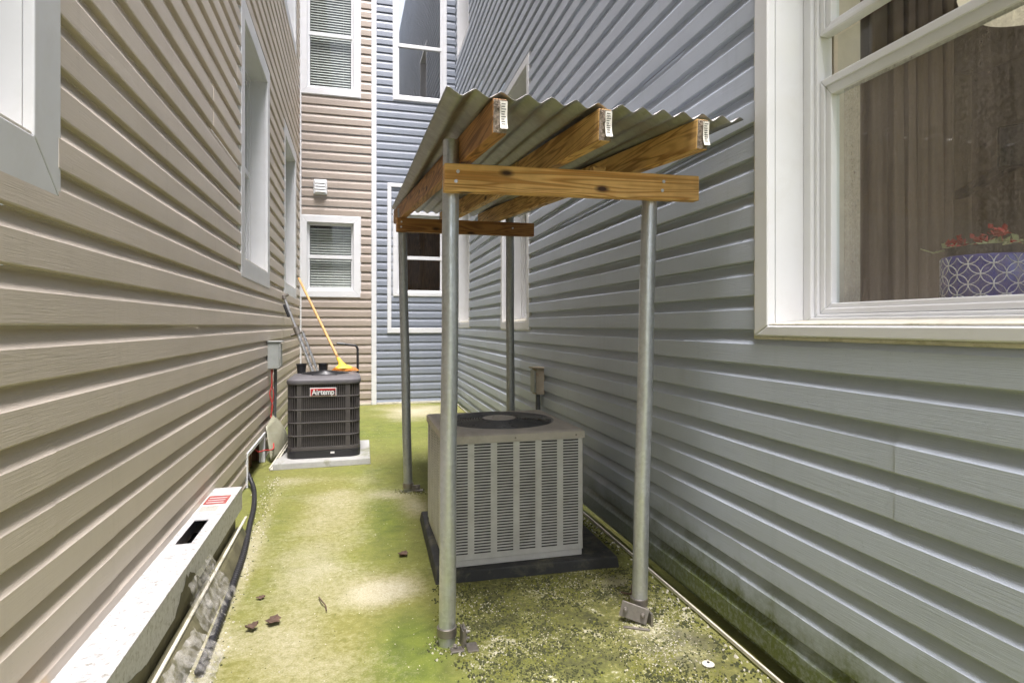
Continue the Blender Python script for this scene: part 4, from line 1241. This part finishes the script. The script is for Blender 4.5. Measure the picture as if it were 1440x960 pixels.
# ------------------------------------------------------------------ vinyl posts stacked along the beige wall
def vinyl_posts():
    x0, x1, z0, z1 = -.648, -.520, .122, .226
    y0, y1 = .62, 3.085
    root = thing("white_post", "long white vinyl post with slot and red label, topmost along the beige wall", "post", (-.585, y1, z0))
    mb = MB()
    sl0, sl1 = 2.33, 2.60      # routed slot
    sx0, sx1 = x0 + .036, x1 - .040
    t = .004
    # hollow tube: sides, bottom, top with the slot left open
    def slab(xa, xb, ya, yb, za, zb): mb.box(((xa + xb) / 2, (ya + yb) / 2, (za + zb) / 2), (xb - xa, yb - ya, zb - za))
    slab(x0, x0 + t, y0, y1, z0, z1 - t); slab(x1 - t, x1, y0, y1, z0, z1 - t); slab(x0 + t, x1 - t, y0, y1, z0, z0 + t)
    slab(x0, x1, y0, sl0, z1 - t, z1); slab(x0, x1, sl1, y1, z1 - t, z1); slab(x0, sx0, sl0, sl1, z1 - t, z1); slab(sx1, x1, sl0, sl1, z1 - t, z1)
    slab(x0 + t, x1 - t, y1 - t, y1, z0 + t, z1 - t)
    mb.build("tube", M['vinyl_post'], root, bevel=0)
    mb = MB(); mb.box(((x0 + x1) / 2, (sl0 + sl1) / 2, z0 + .012), (x1 - x0 - .012, .5, .012)); mb.build("slot_shade_plate", M['fin'], root)  # near-black plate added below the slot, stands in for the shade inside
    mb = MB()
    mb.quad((x0 + .012, 2.70, z1 + .0008), (x1 - .015, 2.70, z1 + .0008), (x1 - .015, 2.985, z1 + .0008), (x0 + .012, 2.985, z1 + .0008))
    lb = mb.build("sticker", M['paper'], root)
    mb = MB(); mb.quad((x0 + .016, 2.805, z1 + .0014), (x1 - .019, 2.805, z1 + .0014), (x1 - .019, 2.945, z1 + .0014), (x0 + .016, 2.945, z1 + .0014)); mb.build("red_field", M['red_label'], lb)
    mb = MB()
    rnd = random.Random(5)
    for k in range(6):
        y = 2.712 + k * .013
        mb.quad((x0 + .02, y, z1 + .0014), (x0 + .02 + rnd.uniform(.05, .085), y, z1 + .0014), (x0 + .02 + .07, y + .005, z1 + .0014), (x0 + .02, y + .005, z1 + .0014))
    mb.build("fine_print", M['conduit'], lb)
    mb = MB()
    for (za) in (2.83, 2.865, 2.90):
        mb.quad((x0 + .026, za, z1 + .0019), (x1 - .034, za, z1 + .0019), (x1 - .03, za + .009, z1 + .0019), (x0 + .026, za + .009, z1 + .0019))
    mb.build("label_print", M['badge_silver'], lb)
    mb = MB(); mb.quad((x0 + .002, 1.40, z1 + .0008), (x0 + .045, 1.40, z1 + .0008), (x0 + .05, 1.48, z1 + .0008), (x0 + .002, 1.485, z1 + .0008)); mb.build("yellow_tape", M['yellow'], root)
    rg = random.Random(8)
    for k, (ya, yb) in enumerate(((1.98, 2.27), (1.25, 1.72))):
        mb = MB(); n = 14
        lo = [(x1 + .0009, ya + (yb - ya) * i / n, z0 + .001) for i in range(n + 1)]
        hi = [(x1 + .0009, ya + (yb - ya) * i / n, z0 + max(.004, (.085 if k == 0 else .05) * math.sin(math.pi * min(1, max(0, i / n))) * rg.uniform(.65, 1.0))) for i in range(n + 1)]
        mb.add(lo + hi, [(i, i + 1, n + 2 + i, n + 1 + i) for i in range(n)])
        mb.build("grime_patch", M['vinyl_mossy'], root)
    # post below, mossy
    r2 = thing("mossy_post", "algae stained vinyl post lying under the white post", "post", (-.59, y1, 0))
    mb = MB(); mb.box((-.588, 1.82, .061), (.112, 2.34, .116)); mb.build("tube", M['vinyl_mossy'], r2, bevel=.005)
    r3 = thing("mossy_board", "narrow mossy board with white edge lying along the yard floor", "board", (-.5, 2.0, 0))
    mb = MB(); mb.hexa([(-.530, .70, -.003), (-.440, .70, -.003), (-.470, 3.0, -.003), (-.530, 3.0, -.003)], [(-.530, .70, .060), (-.495, .70, .060), (-.505, 3.0, .062), (-.530, 3.0, .062)]); mb.build("board", M['vinyl_mossy'], r3, bevel=.004)
    mb = MB(); mb.bar((-.5035, .70, .066), (-.508, 3.12, .068), .011, .009); mb.build("white_edge", M['white_dirty'], r3, bevel=.002)
vinyl_posts()

def plastic():
    m, nt, bs = new_mat("clear_plastic")
    out = nt.nodes["Material Output"]
    bs.inputs["Base Color"].default_value = (.62, .60, .55, 1); bs.inputs["Roughness"].default_value = .18
    t = N(nt, "ShaderNodeBsdfTransparent")
    mx = N(nt, "ShaderNodeMixShader"); f = ramp(nt, noise_tex(nt, coords(nt), 30, 5, .6), [(.38, .04), (.66, .50)])
    nt.links.new(f, mx.inputs[0]); nt.links.new(t.outputs[0], mx.inputs[1]); nt.links.new(bs.outputs[0], mx.inputs[2]); nt.links.new(mx.outputs[0], out.inputs[0])
    def crumple(name, label, f, nu, nv, seed, amp):
        V = []
        for j in range(nv + 1):
            for i in range(nu + 1):
                p = Vector(f(i / nu, j / nv))
                q = p * 22 + Vector((seed, 0, 0))
                V.append(p + Vector((abs(noise.noise(q)) + .4 * noise.noise(q * 2.3), .6 * noise.noise(q + Vector((9, 0, 0))), .5 * noise.noise(q + Vector((0, 9, 0))))) * amp)
        for i, v in enumerate(V):
            if v.z < .006: V[i] = Vector((v.x, v.y, .006))
        mb = MB(); mb.add(V, [(j * (nu + 1) + i, j * (nu + 1) + i + 1, (j + 1) * (nu + 1) + i + 1, (j + 1) * (nu + 1) + i) for j in range(nv) for i in range(nu)])
        o = mb.build(name, m, None, smooth=35)
        tag(o, label, "plastic wrap")
    crumple("plastic_wrap", "torn clear plastic sheet hanging from the white post near its slot", lambda u, v: (-.512 + .075 * (1 - v) ** 1.5 + .01, 2.06 + u * .30 + .1 * (1 - v) * (u - .5), .012 + v * .175), 26, 26, 2, .020)
    crumple("plastic_wrap", "clear plastic scrap trailing along the floor at the near end of board", lambda u, v: (-.49 + .09 * (1 - v) + .02 * u, 1.35 + u * .62, .010 + v * .085), 34, 18, 7, .022)
plastic()

def hose():
    pts = [(-.640, 3.97, .09), (-.615, 3.93, .055), (-.575, 3.80, .018), (-.524, 3.45, .017), (-.497, 3.15, .017), (-.463, 2.80, .017), (-.447, 2.50, .017), (-.436, 2.25, .017), (-.428, 2.0, .017), (-.425, 1.85, .017)]
    pts = [Vector(p) for p in pts]; P = []
    for i in range(len(pts) - 1):
        p0 = pts[max(0, i - 1)]; p1 = pts[i]; p2 = pts[i + 1]; p3 = pts[min(len(pts) - 1, i + 2)]
        n = max(4, int((p2 - p1).length / .005))
        for k in range(n):
            t = k / n
            P.append(.5 * ((2 * p1) + (p2 - p0) * t + (2 * p0 - 5 * p1 + 4 * p2 - p3) * t * t + (3 * p1 - p0 - 3 * p2 + p3) * t ** 3))
    rr = [.0135 if (i // 2) % 2 else .0105 for i in range(len(P))]
    mb = MB(); mb.tube(P, rr, 10)
    tag(mb.build("drain_hose", M['black'], None, smooth=60), "black corrugated drain hose running along the floor beside the stacked posts", "hose")
hose()

# ------------------------------------------------------------------ debris
def leaf(x, y, s, rot, label, curl, name="dry_leaf"):
    mb = MB(); n = 8; V = []
    for i in range(n + 1):
        t = i / n; wv = s * .42 * math.sin(math.pi * min(1, t * 1.02)) * (1 + .35 * math.sin(t * 19))
        for v in (-1, -.35, .35, 1):
            xx = (t - .5) * s; yy = v * wv
            z = .005 + curl * s * (abs(v) * .5 + (t - .5) ** 2 * 1.6) + .08 * s * noise.noise(Vector((t * 5, v * 3, x)))
            V.append((x + xx * math.cos(rot) - yy * math.sin(rot), y + xx * math.sin(rot) + yy * math.cos(rot), max(.003, z)))
    mb.add(V, [(i * 4 + k, i * 4 + k + 1, (i + 1) * 4 + k + 1, (i + 1) * 4 + k) for i in range(n) for k in range(3)])
    tag(mb.build(name, M['leaf'], None, smooth=60, solid=.0012), label, "leaf", "dry leaves on the yard floor")
leaf(-.325, 2.10, .042, .5, "curled dark leaf nearest the drain hose", .5)
leaf(-.262, 2.13, .055, 1.2, "ragged brown leaf on the pale part of yard floor", .25)
leaf(-.33, 2.33, .032, .2, "small thin leaf lying near the hose behind the ragged leaf", .2)
leaf(.205, 2.60, .05, .9, "dark leaf lying against the left edge of the black pad", .35)
cable("twig", [(-.125, 2.28, .006), (-.112, 2.23, .012), (-.098, 2.20, .008), (-.094, 2.165, .006)], .0022, M['leaf'], "thin bent twig in the middle of the yard floor", "twig")
cable("twig", [(.955, 2.02, .012), (.985, 2.00, .012), (1.02, 2.06, .014)], .003, M['leaf'], "short twig on the floor between shelter post and wall", "twig")
mb = MB(); mb.lathe((1.005, 1.535, .004), [(.017, 0), (.018, .003), (.014, .005), (.008, .006), (.0, .006)], 18); mb.mi = 1; mb.lathe((1.005, 1.535, .0105), [(.004, 0), (.004, .002), (0, .002)], 8)
tag(mb.build("washer", [M['white_dirty'], M['black']], None, smooth=50), "small pale round washer on the mossy floor near the blue wall", "washer")

def moss_clumps():
    rnd = random.Random(11); mb = MB()
    def lump(x, y, r, h, mi):
        mb.mi = mi; o = []; fz = floor_z(x, y) + (.003 if .3 < x < 1.12 and 1.3 < y < 2.4 else 0)
        k = 5; a0 = rnd.uniform(0, 6.28)
        for i in range(k):
            a = a0 + 2 * math.pi * i / k; q = r * rnd.uniform(.6, 1.2)
            o.append((x + q * math.cos(a), y + q * math.sin(a), fz - .002))
        t = [(x + (p[0] - x) * .5 + rnd.uniform(-.2, .2) * r, y + (p[1] - y) * .5 + rnd.uniform(-.2, .2) * r, fz + h * rnd.uniform(.5, 1.0)) for p in o]
        mb.hexa(o, t)
    tries = 0; cnt = 0
    while cnt < 8500 and tries < 60000:
        tries += 1
        x = rnd.uniform(.26, 1.14); y = rnd.uniform(1.15, 2.26)
        p = Vector((x, y, 0))
        e = min((x - .26) / .15, (1.15 - x) / .1, (2.28 - y) / .06, (y - 1.22) / .3, 1)
        dn = noise.fractal(p * 5, 1, 2, 4) * .8 + .55
        d2 = math.exp(-((x - .95) / .16) ** 2 - ((y - 1.75) / .18) ** 2)
        if rnd.random() > max(.02, e * dn): continue
        n2 = noise.noise(p * 11 + Vector((3, 3, 0)))
        u = rnd.random()
        pn = noise.fractal(p * 7 + Vector((1, 8, 2)), 1, 2, 3)
        if u < .22 + .6 * d2 + .5 * pn: mi = 2; r = rnd.uniform(.0012, .0042); h = r * .8
        elif n2 > 0 or u < .55: mi = 0; r = rnd.uniform(.0015, .0055); h = r * .8 + .001
        else: mi = 1; r = rnd.uniform(.002, .007); h = r * .7 + .001
        lump(x, y, r, h, mi); cnt += 1
    for k in range(1600):      # thin scatter of grit elsewhere on the floor
        x = rnd.uniform(-.45, 1.1); y = 1.1 + 5 * rnd.random() ** 2
        r = rnd.uniform(.001, .0028); lump(x, y, r * 1.3, r * .7, rnd.choice((2, 2, 0)))
    for k in range(900):       # along the foot of the blue wall
        y = rnd.uniform(1.1, 5); x = wall_x(y) - rnd.uniform(.03, .075); r = rnd.uniform(.002, .007); lump(x, y, r * 1.2, r, rnd.choice((0, 0, 1, 2)))
    c2 = 0
    while c2 < 1500:
        x = rnd.uniform(.28, 1.13); y = rnd.uniform(1.2, 2.24); p = Vector((x, y, 0))
        e = min((x - .26) / .15, (1.15 - x) / .1, (2.30 - y) / .06, (y - 1.2) / .3, 1)
        k = noise.fractal(p * 9 + Vector((4, 4, 9)), 1, 2, 3) * 1.5 - .05 - .5 * math.exp(-((x - .95) / .14) ** 2 - ((y - 1.72) / .16) ** 2)
        if rnd.random() > e * k: 
            c2 += .02
            continue
        r = rnd.uniform(.003, .0095); lump(x, y, r, r * .75, rnd.choice((0, 0, 0, 1))); c2 += 1
    for (px, py, n_) in ((.285, 1.84, 260), (.945, 1.83, 300), (.315, 3.62, 240), (.36, 3.58, 160)):   # dirt gathered round the post feet
        for k in range(n_):
            a = rnd.uniform(0, 6.28); q = .028 + abs(rnd.gauss(0, .03)); r = rnd.uniform(.0012, .0045)
            lump(px + q * math.cos(a), py + q * math.sin(a), r * 1.2, r, rnd.choice((0, 0, 1, 2)))
    for k in range(700):       # along the stacked posts
        y = rnd.uniform(1.3, 4.2); x = -.44 + rnd.gauss(0, .03) - .03 * (y - 2.2); r = rnd.uniform(.0015, .005); lump(x, y, r * 1.2, r * .8, rnd.choice((0, 2, 2)))
    a = plain('dark_moss', (.055, .06, .02), .9, var=.5, vscale=80)
    b = plain('green_moss', (.17, .175, .035), .9, var=.5, vscale=80)
    c = plain('pale_grit', (.52, .49, .40), .85, var=.35, vscale=80)
    tag(mb.build("moss_and_grit", [a, b, c], None), "dark moss clumps and pale grit scattered on the yard floor", "moss", kind="stuff")
moss_clumps()
